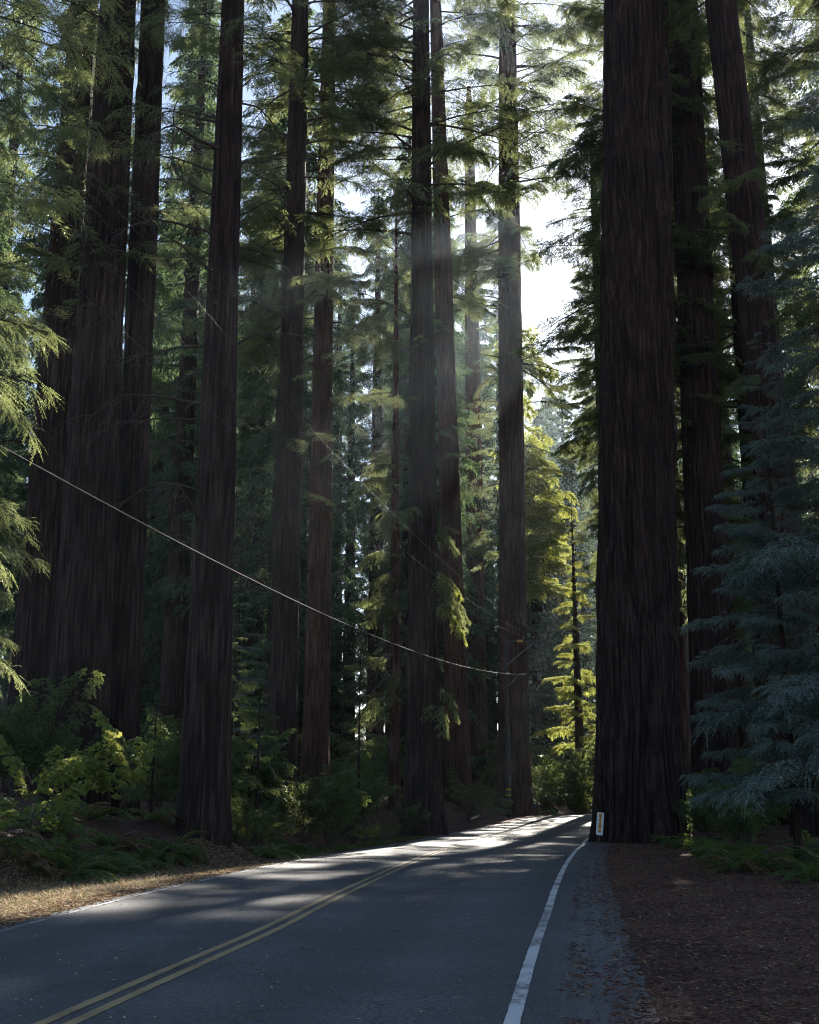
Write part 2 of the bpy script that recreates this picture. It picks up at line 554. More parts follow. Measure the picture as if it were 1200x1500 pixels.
def offset(line, d):
    tg = np.gradient(line, axis=0)
    tg /= np.linalg.norm(tg, axis=1)[:, None]
    nrm = np.stack([-tg[:, 1], tg[:, 0]], 1)
    return line + nrm * np.asarray(d).reshape(-1, 1)


def strip(name, a, b, lift, mat, across=1, jag=0.0, seed=1, y0=None, y1=None, crown=0.0):
    rg = np.random.default_rng(seed)
    n = len(a)
    if jag:
        tg = np.gradient(a, axis=0)
        tg /= np.linalg.norm(tg, axis=1)[:, None]
        nrm = np.stack([-tg[:, 1], tg[:, 0]], 1)
        a = a + nrm * rg.normal(0, jag, (n, 1))
        b = b + nrm * rg.normal(0, jag, (n, 1))
    t = np.linspace(0, 1, across + 1)
    P = a[:, None, :] * (1 - t)[None, :, None] + b[:, None, :] * t[None, :, None]
    Z = z0(P[..., 1]) + lift + crown * (4 * t * (1 - t))[None, :]
    V = np.concatenate([P, Z[..., None]], -1)
    keep = np.ones(n - 1, bool)
    if y0 is not None:
        keep &= a[:-1, 1] >= y0
    if y1 is not None:
        keep &= a[:-1, 1] <= y1
    i, j = np.meshgrid(np.nonzero(keep)[0], np.arange(across), indexing='ij')
    w = across + 1
    q = np.stack([i * w + j, i * w + j + 1, (i + 1) * w + j + 1, (i + 1) * w + j], -1).reshape(-1, 4)
    me = mesh_from(name, V, quads=q, mats=[mat])
    at = me.attributes.new('across', 'FLOAT', 'POINT')
    at.data.foreach_set('value', np.tile(t, n).astype(np.float32))
    return link(name, me)


def dense(line, k=4):
    u = np.linspace(0, len(line) - 1, len(line) * k)
    i = np.arange(len(line))
    return np.stack([np.interp(u, i, line[:, 0]), np.interp(u, i, line[:, 1])], 1)


make_ground()
asph = asphalt_mat('road_asphalt', (0.062, 0.062, 0.066), 0.28, 2.7)
old = asphalt_mat('old_shoulder_asphalt', (0.085, 0.085, 0.088), 0.3, 1.5)
dL, dY, dR = dense(EDGE_L), dense(YELLOW), dense(EDGE_R)
tag(strip('road_shoulder', offset(dR, -0.35), offset(dR, -1.2), 0.006, old, 6, 0.03, 5, y1=60), 'strip of old grey asphalt beside the white edge line', kind='structure')
tag(strip('road', offset(dL, 0.22), offset(dR, -0.42), 0.012, asph, 10, 0.012, 6), 'dark asphalt two lane road curving right', kind='structure')
wht = paint_mat('white_line_paint', (0.55, 0.55, 0.55), (0.10, 0.10, 0.105), 0.43, 0.50)
wht_worn = paint_mat('faded_white_line_paint', (0.42, 0.42, 0.42), (0.08, 0.08, 0.085), 0.45, 0.56)
yel = paint_mat('yellow_line_paint', (0.34, 0.24, 0.12), (0.14, 0.095, 0.05), 0.38, 0.50)
tag(strip('edge_line', offset(dR, 0.0), offset(dR, -0.125), 0.017, wht, 2, 0.002, 7), 'white painted edge line beside the gravel pull-out', kind='structure')
tag(strip('edge_line', offset(dL, 0.05), offset(dL, -0.05), 0.017, wht_worn, 2, 0.004, 8), 'thin faded white edge line along the left verge', kind='structure')
tag(strip('centre_line', offset(dY, 0.17), offset(dY, 0.06), 0.017, yel, 2, 0.003, 9), 'yellow centre line, the one nearer the left verge', kind='structure')
tag(strip('centre_line', offset(dY, -0.06), offset(dY, -0.17), 0.017, yel, 2, 0.003, 10), 'yellow centre line, the one nearer the pull-out', kind='structure')


# ------------------------------------------------------------------ branches and foliage
def bough_builder(seed, L=4.0, spread=1.5, droop=0.25, rise=0.1, n2=24, n3=9, nl=8, leaf=0.12, wid=0.035, tw=0.42, wood_r=0.035,
                  sag=0.35, start=0.15, lift_n=0.45, B=None, M=None, wmat=0, lmat=1, bare=0.0):
    """a limb growing along +X: limb > side branches > sprays > leaves"""
    rg = np.random.default_rng(seed)
    own = B is None
    B = B or Builder()
    t = np.linspace(0, 1, 11)
    yaw = rg.normal(0, 0.10)
    wob = rg.normal(0, 0.02, (11, 3)).cumsum(0) * L * 0.25
    ax = np.stack([L * t * cos(yaw), L * t * sin(yaw), L * (rise * t - droop * t * t)], 1) + wob * t[:, None]
    P = []

    def put(B_, pts, rad, sides):
        B_.tube(pts, rad, sides, wmat, cap=False)
    tmp = Builder()
    put(tmp, ax, wood_r * (1 - 0.85 * t), 5)
    base, dirs, nrm, ll, ww = [], [], [], [], []
    for k in range(n2):
        s = start + (1 - start) * (k + rg.random()) / n2
        p0 = np.array([np.interp(s, t, ax[:, c]) for c in range(3)])
        side = 1 if k % 2 else -1
        ang = yaw + side * radians(rg.uniform(38, 68))
        ln = spread * (1.08 - s) ** 0.6 * rg.uniform(0.55, 1.1) + 0.15 * L * 0.1
        u = np.linspace(0, 1, 6)
        hz = np.array([cos(ang), sin(ang), 0])
        cur = rg.normal(0, 0.25)
        hz2 = np.array([cos(ang + cur), sin(ang + cur), 0])
        sg = sag * rg.uniform(0.4, 1.7)
        rs = rg.uniform(-0.05, 0.22)
        sec = p0 + ln * (u[:, None] * hz * (1 - u[:, None]) + u[:, None] ** 2 * hz2) + np.array([0, 0, 1]) * (ln * (rs * u - sg * u * u))[:, None]
        put(tmp, sec, wood_r * 0.3 * (1.02 - u), 3)
        if rg.random() < bare:
            continue
        sd = np.gradient(sec, axis=0)
        for q in range(n3):
            f = 0.12 + 0.88 * (q + rg.random()) / n3
            b0 = np.array([np.interp(f, u, sec[:, c]) for c in range(3)])
            d0 = np.array([np.interp(f, u, sd[:, c]) for c in range(3)])
            d0 /= np.linalg.norm(d0) + 1e-9
            sd2 = 1 if q % 2 else -1
            a2 = math.atan2(d0[1], d0[0]) + sd2 * radians(rg.uniform(25, 62))
            dd = np.array([cos(a2), sin(a2), d0[2] + rg.normal(-0.15, 0.28)])
            tl = tw * (1.1 - 0.6 * f) * rg.uniform(0.6, 1.2)
            w = (np.arange(nl) + 0.5) / nl
            bp = b0 + dd * (tl * w)[:, None] + np.array([0, 0, -1]) * (tl * 0.35 * w * w)[:, None]
            sgn = np.where(np.arange(nl) % 2, 1, -1) * (1 - 0.8 * (np.arange(nl) == nl - 1))
            a3 = a2 + sgn * np.radians(rg.uniform(22, 55, nl))
            dv = np.stack([np.cos(a3), np.sin(a3), dd[2] - 0.35 * w + rg.normal(-0.05, 0.22, nl)], 1)
            nv = np.stack([rg.normal(0, lift_n, nl), rg.normal(0, lift_n, nl), np.ones(nl)], 1)
            base.append(bp)
            dirs.append(dv)
            nrm.append(nv)
            ll.append(leaf * (1.15 - 0.45 * w) * rg.uniform(0.7, 1.25, nl))
            ww.append(wid * rg.uniform(0.7, 1.3, nl))
    if base:
        tmp.leaves(np.concatenate(base), np.concatenate(dirs), np.concatenate(nrm), np.concatenate(ll), np.concatenate(ww), lmat)
    v, q, m = tmp.arrays()
    if M is not None:
        v = v @ np.asarray(M.to_3x3()).T + np.asarray(M.translation)
    for mm in np.unique(m):
        pass
    B.v.append(v)
    B.q.append(q + B.n)
    B.m.append(m)
    B.n += len(v)
    return B


def dead_builder(seed, L=4.0, n=9, droop=0.5, r=0.055):
    rg = np.random.default_rng(seed)
    B = Builder()

    def grow(p, d, ln, rad, depth):
        k = 9
        pts = [p]
        dd = d.copy()
        for i in range(k):
            dd = dd + rg.normal(0, 0.16, 3) + np.array([0, 0, -droop * 0.13])
            dd /= np.linalg.norm(dd)
            pts.append(pts[-1] + dd * ln / k)
        B.tube(np.array(pts), rad * np.linspace(1, 0.2, k + 1), 5 if depth == 0 else 3, 0, cap=False)
        if depth < 2:
            for c in range(n if depth == 0 else 4):
                i = rg.integers(2, k)
                nd = dd + rg.normal(0, 0.75, 3) + np.array([0, 0, -0.25])
                grow(pts[i], nd / np.linalg.norm(nd), ln * rg.uniform(0.25, 0.55), rad * 0.4, depth + 1)
    grow(np.zeros(3), np.array([1, 0, 0.15]), L, r, 0)
    return B


def meshes(name, n, fn, mats):
    return [fn(s).build('%s_mesh' % name, mats, smooth=False) for s in range(n)]


TW = MAT['twig']
BOUGH = {}
# long drooping redwood limbs as they look at 50 to 100 m
BOUGH['mid'] = meshes('redwood_bough', 9, lambda s: bough_builder(100 + s, 5.0, 1.3 + 0.1 * s, 0.12 + 0.06 * (s % 5), 0.05 + 0.07 * (s % 4), 29, 10, 9, 0.13, 0.044, 0.5, 0.06, bare=0.12), [TW, MAT['redwood']])
BOUGH['dense'] = meshes('dense_bough', 5, lambda s: bough_builder(120 + s, 5.0, 1.4 + 0.15 * s, 0.15 + 0.08 * s, 0.05 + 0.08 * (s % 3), 38, 13, 10, 0.125, 0.044, 0.5, 0.06, bare=0.12), [TW, MAT['redwood']])
BOUGH['thin'] = meshes('open_bough', 4, lambda s: bough_builder(150 + s, 5.0, 1.5, 0.32, 0.15, 26, 8, 9, 0.12, 0.042, 0.45, 0.045, bare=0.25), [TW, MAT['redwood']])
# feathery limbs close to the camera
BOUGH['near'] = meshes('feathery_bough', 5, lambda s: bough_builder(200 + s, 3.6, 1.3, 0.30, 0.10, 30, 11, 15, 0.06, 0.014, 0.40, 0.026, 0.5, bare=0.3), [TW, MAT['redwood']])
BOUGH['fir'] = meshes('fir_bough', 5, lambda s: bough_builder(300 + s, 3.4, 1.25, 0.14, 0.10, 34, 12, 14, 0.06, 0.02, 0.38, 0.028, 0.28), [TW, MAT['fir']])
BOUGH['fresh_sunlit'] = meshes('fresh_sunlit_bough', 4, lambda s: bough_builder(400 + s, 3.0, 1.2, 0.25, 0.15, 22, 7, 7, 0.17, 0.08, 0.4, 0.025, 0.4, lift_n=0.6), [TW, MAT['fresh_sunlit']])
BOUGH['hang'] = meshes('hanging_spray', 4, lambda s: bough_builder(450 + s, 2.2, 0.75, 1.0, 0.25, 18, 7, 9, 0.11, 0.045, 0.34, 0.02, 0.9, start=0.1, lift_n=0.7), [TW, MAT['redwood']])
BOUGH['sunlit_curtain'] = meshes('sunlit_leaf_curtain', 4, lambda s: bough_builder(470 + s, 2.2, 0.8, 1.1, 0.25, 20, 7, 9, 0.12, 0.055, 0.34, 0.02, 0.9, start=0.1, lift_n=0.7), [TW, MAT['fresh_sunlit']])  # lighter copy of the hanging spray, sunlight put into its leaf colour
BOUGH['shrub'] = meshes('shrub_branch', 5, lambda s: bough_builder(500 + s, 1.5, 0.6, 0.25, 0.55, 18, 7, 8, 0.06, 0.034, 0.22, 0.012, 0.25, lift_n=0.6), [TW, MAT['shrub']])
BOUGH['maple'] = meshes('maple_branch', 3, lambda s: bough_builder(550 + s, 1.6, 0.7, 0.2, 0.5, 12, 5, 5, 0.13, 0.11, 0.26, 0.012, 0.25, lift_n=0.6), [TW, MAT['fresh_sunlit']])
BOUGH['sapling'] = meshes('sapling_branch', 4, lambda s: bough_builder(600 + s, 1.4, 0.6, 0.22, 0.2, 20, 7, 9, 0.055, 0.022, 0.2, 0.012, 0.3, lift_n=0.6), [TW, MAT['shrub']])
DEAD = [dead_builder(700 + s).build('dead_branch_mesh', [TW], False) for s in range(4)]
DEADT = [dead_builder(720 + s, 1.8, 14, 1.2, 0.018).build('dead_twigs_mesh', [MAT['dead']], False) for s in range(3)]


# ------------------------------------------------------------------ trunks
def trunk_profile(z, R, H, e, flare):
    return R * np.maximum(1 - z / H, 0.004) ** e * (1 + flare * np.exp(-np.maximum(z, 0) / 1.6) + 0.12 * np.exp(-np.maximum(z, 0) / 6.0))


def trunk_mesh(seed, R, H, e=0.45, flare=0.2, nseg=160, nz=150, amp=0.05, gap=0.13, mat='bark', lean=(0, 0), vis=48, twist=0.01, lobes=0.05):
    rg = np.random.default_rng(seed)
    zz = np.concatenate([np.linspace(-1.2, min(vis, H * 0.8), nz), np.linspace(min(vis, H * 0.8), H, 18)[1:]])
    th = np.linspace(0, 2 * pi, nseg, endpoint=False)
    Z, T = np.meshgrid(zz, th, indexing='ij')
    nr = max(12, int(2 * pi * R / gap))

    def pnoise(fr, fz, sd, warp=0):
        tab = np.random.default_rng(sd).random((fr, 97))
        u = (T + twist * Z + warp) / (2 * pi) * fr
        w = (Z + 5) * fz + 0.0
        ui, wi = np.floor(u).astype(int), np.floor(w).astype(int)
        fu, fw = u - ui, w - wi
        fu, fw = fu * fu * (3 - 2 * fu), fw * fw * (3 - 2 * fw)
        g = lambda a, b: tab[a % fr, b % 97]
        return (g(ui, wi) * (1 - fu) + g(ui + 1, wi) * fu) * (1 - fw) + (g(ui, wi + 1) * (1 - fu) + g(ui + 1, wi + 1) * fu) * fw
    warp = (pnoise(7, 0.22, seed + 9) - 0.5) * 0.16 + (pnoise(15, 0.5, seed + 10) - 0.5) * 0.07
    rid = np.minimum(1, np.abs(2 * pnoise(nr, 0.24, seed + 1, warp) - 1) * 2.4) * (0.75 + 0.5 * pnoise(max(8, nr // 3), 0.3, seed + 4, warp))
    fine = pnoise(nr * 2, 1.1, seed + 2, warp)
    big = pnoise(9, 0.05, seed + 3) - 0.5
    low = sum(np.cos(k * T + rg.uniform(0, 6.28)) * rg.uniform(0.4, 1) for k in (3, 5, 7)) / 2
    r = trunk_profile(Z, R, H, e, flare)
    r = r * (1 + lobes * low * (0.35 + 2.2 * np.exp(-np.maximum(Z, 0) / 1.8)) + 0.07 * big)
    for k in range(6):
        bz, bt, bw = rg.uniform(0.5, vis * 0.8), rg.uniform(0, 2 * pi), rg.uniform(0.18, 0.42) * (0.5 + R * 0.5)
        dth = np.arctan2(np.sin(T - bt), np.cos(T - bt)) * R
        r = r + rg.uniform(0.04, 0.11) * R * np.exp(-(dth ** 2 + ((Z - bz) * 0.6) ** 2) / bw ** 2)
    sc = np.clip(r / R, 0.15, 1)
    r = r + sc * (amp * (rid - 0.6) * 1.1 + amp * 0.5 * (fine - 0.5))
    x = r * np.cos(T) + lean[0] * np.maximum(Z, 0)
    y = r * np.sin(T) + lean[1] * np.maximum(Z, 0)
    V = np.stack([x, y, Z], -1).reshape(-1, 3)
    n = len(zz)
    i, j = np.meshgrid(np.arange(n - 1), np.arange(nseg), indexing='ij')
    j2 = (j + 1) % nseg
    q = np.stack([i * nseg + j, i * nseg + j2, (i + 1) * nseg + j2, (i + 1) * nseg + j], -1).reshape(-1, 4)
    return mesh_from('trunk', V, quads=q, mats=[MAT[mat]])


# places that a shaft of sun reaches: no bough may grow across it (point, radius)
LANES = []


def lane(x, y, z, r):
    LANES.append((np.array([x, y, z], float), r))


S_ = np.array(SUN)


def blocks(c, rad):
    for k, (p, r) in enumerate(LANES):
        d = np.asarray(c) - p
        s = d @ S_
        if s > 1.5 and np.linalg.norm(d - s * S_) < r + rad * (1.5 if k < 4 else 1.25 if k < 8 else 1.0):
            return True
    return False


def redwood(name, label, x, y, R, H, e=0.45, flare=0.2, lean=(0, 0), crown=(), seed=1, cat='tree', group=None, mat='bark', nseg=160, nz=150,
            amp=0.05, gap=0.13, clear=True, vis=48, lobes=0.05):
    """crown: tuples (z0, z1, count, Lmin, Lmax, azimuth, spread, kind); azimuth 0 is to the right, 90 away, 180 left, 270 to the viewer"""
    rg = np.random.default_rng(seed + 5000)
    b = gz(x, y)
    root = link(name, None, loc=(x, y, b))
    tag(root, label, cat, group)
    link('trunk', trunk_mesh(seed, R, H, e, flare, nseg, nz, amp, gap, mat, lean, vis, 0.012, lobes), root)
    if crown:
        cr = link('crown', None, root)
        for (za, zb, n, La, Lb, az, sp, kind) in crown:
            n = int(n * (1.5 if kind in ('mid', 'dense') else 1.15))
            for k in range(n):
                z = za + (zb - za) * (k + rg.random()) / n
                a = radians(az + rg.uniform(-sp, sp))
                L = rg.uniform(La, Lb)
                pool = DEAD if kind == 'dead' else DEADT if kind == 'deadt' else BOUGH[kind]
                if kind == 'mid' and rg.random() < 0.4:
                    pool = BOUGH['dense']
                me = pool[rg.integers(len(pool))]
                base = {'mid': 5.0, 'dense': 5.0, 'thin': 5.0, 'near': 3.6, 'fir': 3.4, 'fresh_sunlit': 3.0, 'hang': 2.2, 'sunlit_curtain': 2.2, 'dead': 4.0, 'deadt': 1.8, 'shrub': 1.5, 'sapling': 1.4, 'maple': 1.6}[kind]
                r = float(trunk_profile(np.array(z), R, H, e, flare)) * 0.9
                lx, ly = lean[0] * z + r * cos(a), lean[1] * z + r * sin(a)
                s = L / base
                if clear and kind not in ('dead', 'deadt'):
                    c = (x + lx + cos(a) * L * 0.55, y + ly + sin(a) * L * 0.55, b + z - L * 0.08)
                    if blocks(c, L * 0.24):
                        continue
                link('bough' if kind not in ('dead', 'deadt') else 'dead_branch', me, cr, (lx, ly, z), (rg.normal(0, 0.25), rg.normal(0.05, 0.16), a), (s, s * rg.uniform(0.85, 1.25), s))
    return root


# sunlit places: left verge, verge strip, patches of road, low left branch, ferns, shrub, the hanging sprays
for (x, y, z, r) in ((-7.4, 18.6, 0.3, 1.0), (-7.2, 21.3, 0.3, 1.0), (-8.3, 20.2, 0.4, 0.9), (-7.0, 24.2, 0.3, 0.9), (-6.1, 27, 0.2, 0.5), (-5.8, 29.5, 0.2, 0.45), (-5.4, 32, 0.2, 0.4),
                     (-4.5, 37, 0.2, 0.4), (-2.9, 43, 0.1, 0.5), (-1.9, 47.0, 0, 0.5), (-0.3, 51.5, 0, 0.6), (1.2, 55, 0.1, 0.5),
                     (10.5, 78, 0.8, 1.1), (12.5, 82, 0.9, 1.3), (9.0, 74, 0.6, 0.7), (14.5, 84, 1, 1.0),
                     (-6.6, 18.5, 4.2, 0.8), (-6.4, 18.0, 5.5, 0.7), (-6.2, 19, 9, 0.7), (-8.9, 29.3, 2.4, 0.7), (-3.0, 46.0, 2.0, 0.8), (-3.2, 46, 3.2, 0.6), 
                     (2.7, 62, 7.0, 0.6), (2.7, 62, 9.5, 0.6), (2.7, 62, 12, 0.6), (2.4, 61, 14, 0.6), (2.0, 61, 19, 0.6), (-2.4, 66, 10, 0.6), (-2.2, 67, 16, 0.6), (-7, 38, 18, 0.5), (-8.0, 27.5, 1.2, 0.6), (-6.4, 30.5, 0.9, 0.5), (-7.5, 31.2, 1.6, 0.5), (-9.6, 27, 1.5, 0.7), (-10.5, 30, 2.2, 0.7), (-5.0, 41, 1.2, 0.6), (-6.5, 35, 24, 0.6), (-10.5, 40, 27, 0.7), (-7.5, 56, 32, 0.8), (-4.5, 62, 34, 0.8)):
    lane(x, y, z, r)

# ------------------------------------------------------------------ the roadside trees
G_L, G_R = 'redwoods left of the road', 'redwoods right of the road'
redwood('redwood_tree', 'massive dark redwood trunk with deep furrowed bark behind the small marker sign', 10.35, 56, 1.82, 85, 0.16, 0.10, lean=(0.043, 0),
        seed=1, nseg=460, nz=240, amp=0.15, gap=0.26, lobes=0.035, crown=[(52, 82, 34, 4, 6, 180, 180, 'mid')], group=G_R)
redwood('redwood_tree', 'straight dark redwood just behind the massive trunk by the marker sign', 16.5, 66, 1.16, 78, 0.24, 0.2, lean=(0.017, 0), seed=2, amp=0.09, gap=0.2,
        crown=[(14, 44, 7, 2.0, 3.6, 255, 80, 'mid'), (44, 76, 36, 3, 5, 180, 180, 'mid')], group=G_R, nseg=200, nz=160)
redwood('redwood_tree', 'redwood leaning left over the blue green young conifers', 17.2, 52, 0.88, 70, 0.2, 0.2, lean=(-0.040, 0.0), seed=3,
        crown=[(20, 34, 9, 2.2, 3.6, 300, 90, 'mid'), (40, 68, 30, 3, 5, 180, 180, 'mid')], group=G_R, mat='bark', nseg=180)
redwood('redwood_tree', 'pale mossy grey trunk behind the leaning redwood', 26.3, 82, 0.98, 72, 0.3, 0.2, seed=4, mat='bark_moss', amp=0.03,
        crown=[(14, 50, 26, 3, 5.5, 270, 120, 'mid'), (50, 70, 20, 3, 5, 180, 180, 'mid')], group=G_R)
redwood('redwood_tree', 'slim reddish trunk seen beside the massive redwood with the marker sign', 17.6, 78, 0.42, 55, 0.4, 0.1, seed=5, mat='bark_red', amp=0.02,
        crown=[(26, 54, 46, 2.5, 5, 180, 180, 'mid')], group=G_R, nseg=60, nz=60)
redwood('redwood_tree', 'leafy redwood inside the bend hidden behind the massive trunk', 14.2, 66.5, 0.75, 68, 0.5, 0.2, seed=6,
        crown=[(13, 52, 24, 3.6, 5.4, 180, 60, 'thin'), (26, 44, 8, 5.0, 7.4, 185, 30, 'thin'), (13, 44, 34, 4, 6, 70, 75, 'dense'), (24, 46, 40, 3.0, 5.0, 45, 85, 'dense'), (42, 67, 40, 3, 5.0, 180, 180, 'dense')], group=G_R)
redwood('redwood_tree', 'leafy redwood deep inside the bend between mossy and massive trunks', 21.5, 72.0, 0.8, 72, 0.5, 0.2, seed=7,
        crown=[(12, 40, 46, 4, 6, 200, 120, 'dense'), (40, 70, 46, 3, 5.4, 180, 180, 'dense')], group=G_R)
redwood('redwood_tree', 'dark redwood at the right behind the young conifers', 26.0, 62, 1.0, 75, 0.4, 0.2, seed=8,
        crown=[(10, 45, 44, 4, 6, 230, 120, 'dense'), (45, 72, 30, 3, 5.4, 180, 180, 'dense')], group=G_R)

redwood('redwood_tree', 'tall straight reddish redwood standing right behind the utility pole', 7.5, 88, 1.04, 80, 0.26, 0.30, lean=(0.012, 0), seed=11, mat='bark_red', nseg=200, amp=0.07, gap=0.18,
        crown=[(20, 34, 9, 2.4, 5.0, 340, 70, 'thin'), (33, 50, 40, 4.5, 7.0, 180, 180, 'mid'), (34, 68, 30, 5.0, 8.0, 0, 55, 'thin'), (50, 70, 16, 4, 7, 180, 180, 'mid'), (30, 60, 9, 3, 5, 180, 180, 'dead'), (36, 64, 22, 2.6, 5.0, 270, 75, 'mid')], group=G_L)
redwood('redwood_tree', 'dark flaring redwood with leafy sprays beside the sagging cable, by the thin marker post', 0.69, 62, 0.82, 76, 0.6, 0.32, seed=12, nseg=220, nz=180, amp=0.08, gap=0.18,
        crown=[(14, 27, 13, 1.5, 2.8, 300, 110, 'thin'), (5.5, 14.5, 14, 1.1, 2.0, 345, 50, 'sunlit_curtain'), (5.5, 15.5, 18, 1.2, 2.2, 345, 55, 'hang'), (15, 24, 12, 1.5, 2.6, 300, 90, 'hang'), (32, 50, 34, 4.0, 7.0, 230, 150, 'mid'), (50, 72, 10, 3, 5.5, 180, 180, 'mid'), (18, 45, 8, 2.5, 4.5, 200, 120, 'dead')], group=G_L)
redwood('redwood_tree', 'hazy mauve trunk leaning slightly behind the dark flaring redwood', 3.2, 80, 0.76, 70, 0.3, 0.2, lean=(-0.020, 0), seed=13, mat='bark_red',
        crown=[(16, 34, 14, 2.0, 3.6, 340, 90, 'thin'), (32, 60, 24, 3, 5.2, 180, 180, 'mid')], group=G_L)
redwood('redwood_tree', 'slender reddish trunk hung with dead twigs left of the dark flaring redwood', -0.85, 70, 0.30, 40, 0.55, 0.1, seed=14, mat='bark_red', amp=0.02, nseg=60, nz=80,
        crown=[(4, 26, 34, 1.2, 2.6, 200, 90, 'deadt'), (5, 22, 14, 1.6, 2.9, 215, 80, 'mid'), (4, 24, 18, 1.5, 2.6, 215, 80, 'hang'), (24, 39, 20, 1.6, 3, 180, 180, 'mid')], group=G_L)
redwood('redwood_tree', 'straight redwood with reddish bark fifth back from the left verge', -5.09, 66, 0.70, 72, 0.5, 0.15, seed=15, mat='bark_red',
        crown=[(17, 28, 8, 2.0, 3.2, 270, 120, 'thin'), (25, 48, 36, 3, 5.6, 250, 150, 'mid'), (48, 68, 8, 3, 5, 180, 180, 'mid'), (12, 30, 7, 2, 4, 200, 120, 'dead')], group=G_L)
redwood('redwood_tree', 'straight dark redwood behind the lone trunk at the verge', -6.3, 60, 0.70, 70, 0.4, 0.15, seed=16,
        crown=[(15, 27, 8, 2.0, 3.2, 300, 120, 'thin'), (25, 46, 36, 3, 5.8, 250, 150, 'mid'), (46, 66, 8, 3, 5, 180, 180, 'mid'), (12, 30, 7, 2, 4, 330, 120, 'dead')], group=G_L)
redwood('redwood_tree', 'lone dark trunk nearest the left verge with bare dead limbs', -6.2, 37.2, 0.68, 48, 0.62, 0.10, lean=(-0.004, 0), seed=17, nseg=200, nz=190, amp=0.045,
        crown=[(9.5, 26, 15, 2.0, 4.6, 195, 70, 'dead'), (12, 26, 5, 2.0, 3.6, 0, 50, 'dead'), (22, 30, 14, 2.0, 4.0, 250, 150, 'near'), (30, 46, 24, 2.2, 4, 180, 180, 'mid')], group=G_L)
redwood('redwood_tree', 'broad dark redwood on the fern bank, thicker of the twin trunks', -12.0, 44, 1.04, 72, 0.6, 0.10, lean=(-0.010, 0), seed=18, nseg=240, nz=190, amp=0.06,
        crown=[(20, 36, 26, 2.6, 4.6, 290, 90, 'near'), (36, 66, 16, 3, 5.5, 180, 180, 'mid'), (18, 34, 6, 2, 3.5, 320, 70, 'dead')], group=G_L)
redwood('redwood_tree', 'narrower trunk grown against the broad redwood on the fern bank', -10.75, 45.6, 0.62, 66, 0.3, 0.12, lean=(-0.014, 0), seed=19, nseg=180, nz=170, amp=0.05,
        crown=[(23, 36, 12, 2.4, 4.0, 300, 80, 'near'), (36, 62, 10, 3, 5, 180, 180, 'mid')], group=G_L)
redwood('redwood_tree', 'dark redwood left of the twin trunks behind the hanging sprays', -16.9, 54, 0.98, 74, 0.5, 0.12, seed=20, nseg=180,
        crown=[(16, 45, 34, 3, 5.4, 290, 110, 'mid'), (45, 72, 30, 3, 5, 180, 180, 'mid')], group=G_L)
redwood('redwood_tree', 'small redwood whose feathery sunlit sprays hang over the left verge', -9.8, 19.5, 0.30, 22, 0.7, 0.1, seed=21, nseg=60, nz=60, amp=0.02,
        crown=[(3.2, 6.2, 9, 2.8, 4.0, 5, 38, 'near'), (6.2, 14, 15, 2.4, 3.9, 0, 55, 'near'), (13, 18, 7, 3.0, 4.6, 10, 60, 'near'), (5, 20, 10, 2, 3.4, 180, 90, 'near')], group=G_L)
redwood('redwood_tree', 'leafy sunlit redwood past the bend behind the pole redwood', 9.2, 110, 0.8, 62, 0.5, 0.2, seed=22, mat='bark_red',
        crown=[(19, 46, 60, 4.0, 6.6, 350, 80, 'fresh_sunlit'), (20, 40, 20, 3, 5, 200, 60, 'thin'), (40, 61, 12, 3, 5, 180, 180, 'mid')], group=G_L)  # sunlit boughs get the paler leaf colour instead of the redwood one
redwood('redwood_tree', 'dense redwood past the bend behind the massive trunk, added to shade the road', 18.2, 107, 0.85, 66, 0.5, 0.2, seed=24,
        crown=[(24, 64, 20, 3.0, 4.6, 180, 80, 'thin'), (31, 52, 26, 3, 4.6, 180, 75, 'dense'), (33, 57, 22, 1.8, 2.9, 185, 65, 'dense'), (22, 64, 76, 4, 6, 0, 90, 'dense')], group=G_R)  # tree added past the bend to throw shade on the near road
redwood('redwood_tree', 'dense redwood past the bend behind the straight dark redwood, added to shade the road', 24.5, 108, 0.9, 70, 0.5, 0.2, seed=25,
        crown=[(20, 68, 80, 4, 6.5, 180, 180, 'dense')], group=G_R)  # partner tree, added to widen that shade on the road
redwood('redwood_tree', 'hazy trunk between the mauve trunk and the pole redwood', 6.5, 116, 0.95, 75, 0.3, 0.2, seed=23, mat='bark_red',
        crown=[(16, 44, 34, 2.5, 5.0, 200, 150, 'thin'), (44, 73, 14, 3, 5, 180, 180, 'mid')], group=G_L)


def conifer(name, label, x, y, H, r, Lmax, n, kind, zb, cat='young conifer', group=None, seed=1, mat='bark', thin=0.25, az=None, shape=0.75):
    rg = np.random.default_rng(seed + 900)
    b = gz(x, y)
    root = tag(link(name, None, loc=(x, y, b)), label, cat, group)
    link('trunk', trunk_mesh(seed, r, H, 0.8, 0.05, 24, 40, r * 0.06, 0.1, mat, (rg.normal(0, 0.01), 0), H * 0.8), root)
    cr = link('crown', None, root)
    base = {'fir': 3.4, 'fresh_sunlit': 3.0, 'near': 3.6, 'sapling': 1.4, 'mid': 5.0}[kind]
    for k in range(n):
        f = (k + rg.random()) / n
        z = zb + (H * 0.98 - zb) * f
        a = k * 2.39996 + rg.normal(0, 0.3) if az is None else radians(az[0] + rg.uniform(-az[1], az[1]))
        L = max(Lmax * (1 - f) ** shape * rg.uniform(0.7, 1.1), 0.12 * Lmax)
        if blocks((x + cos(a) * L * 0.5, y + sin(a) * L * 0.5, b + z), L * 0.3):
            continue
        s = L / base
        pool = BOUGH[kind]
        link('bough', pool[rg.integers(len(pool))], cr, (0, 0, z), (rg.normal(0, 0.2), rg.normal(-0.02, 0.12), a), (s, s * rg.uniform(0.9, 1.2), s))
    return root


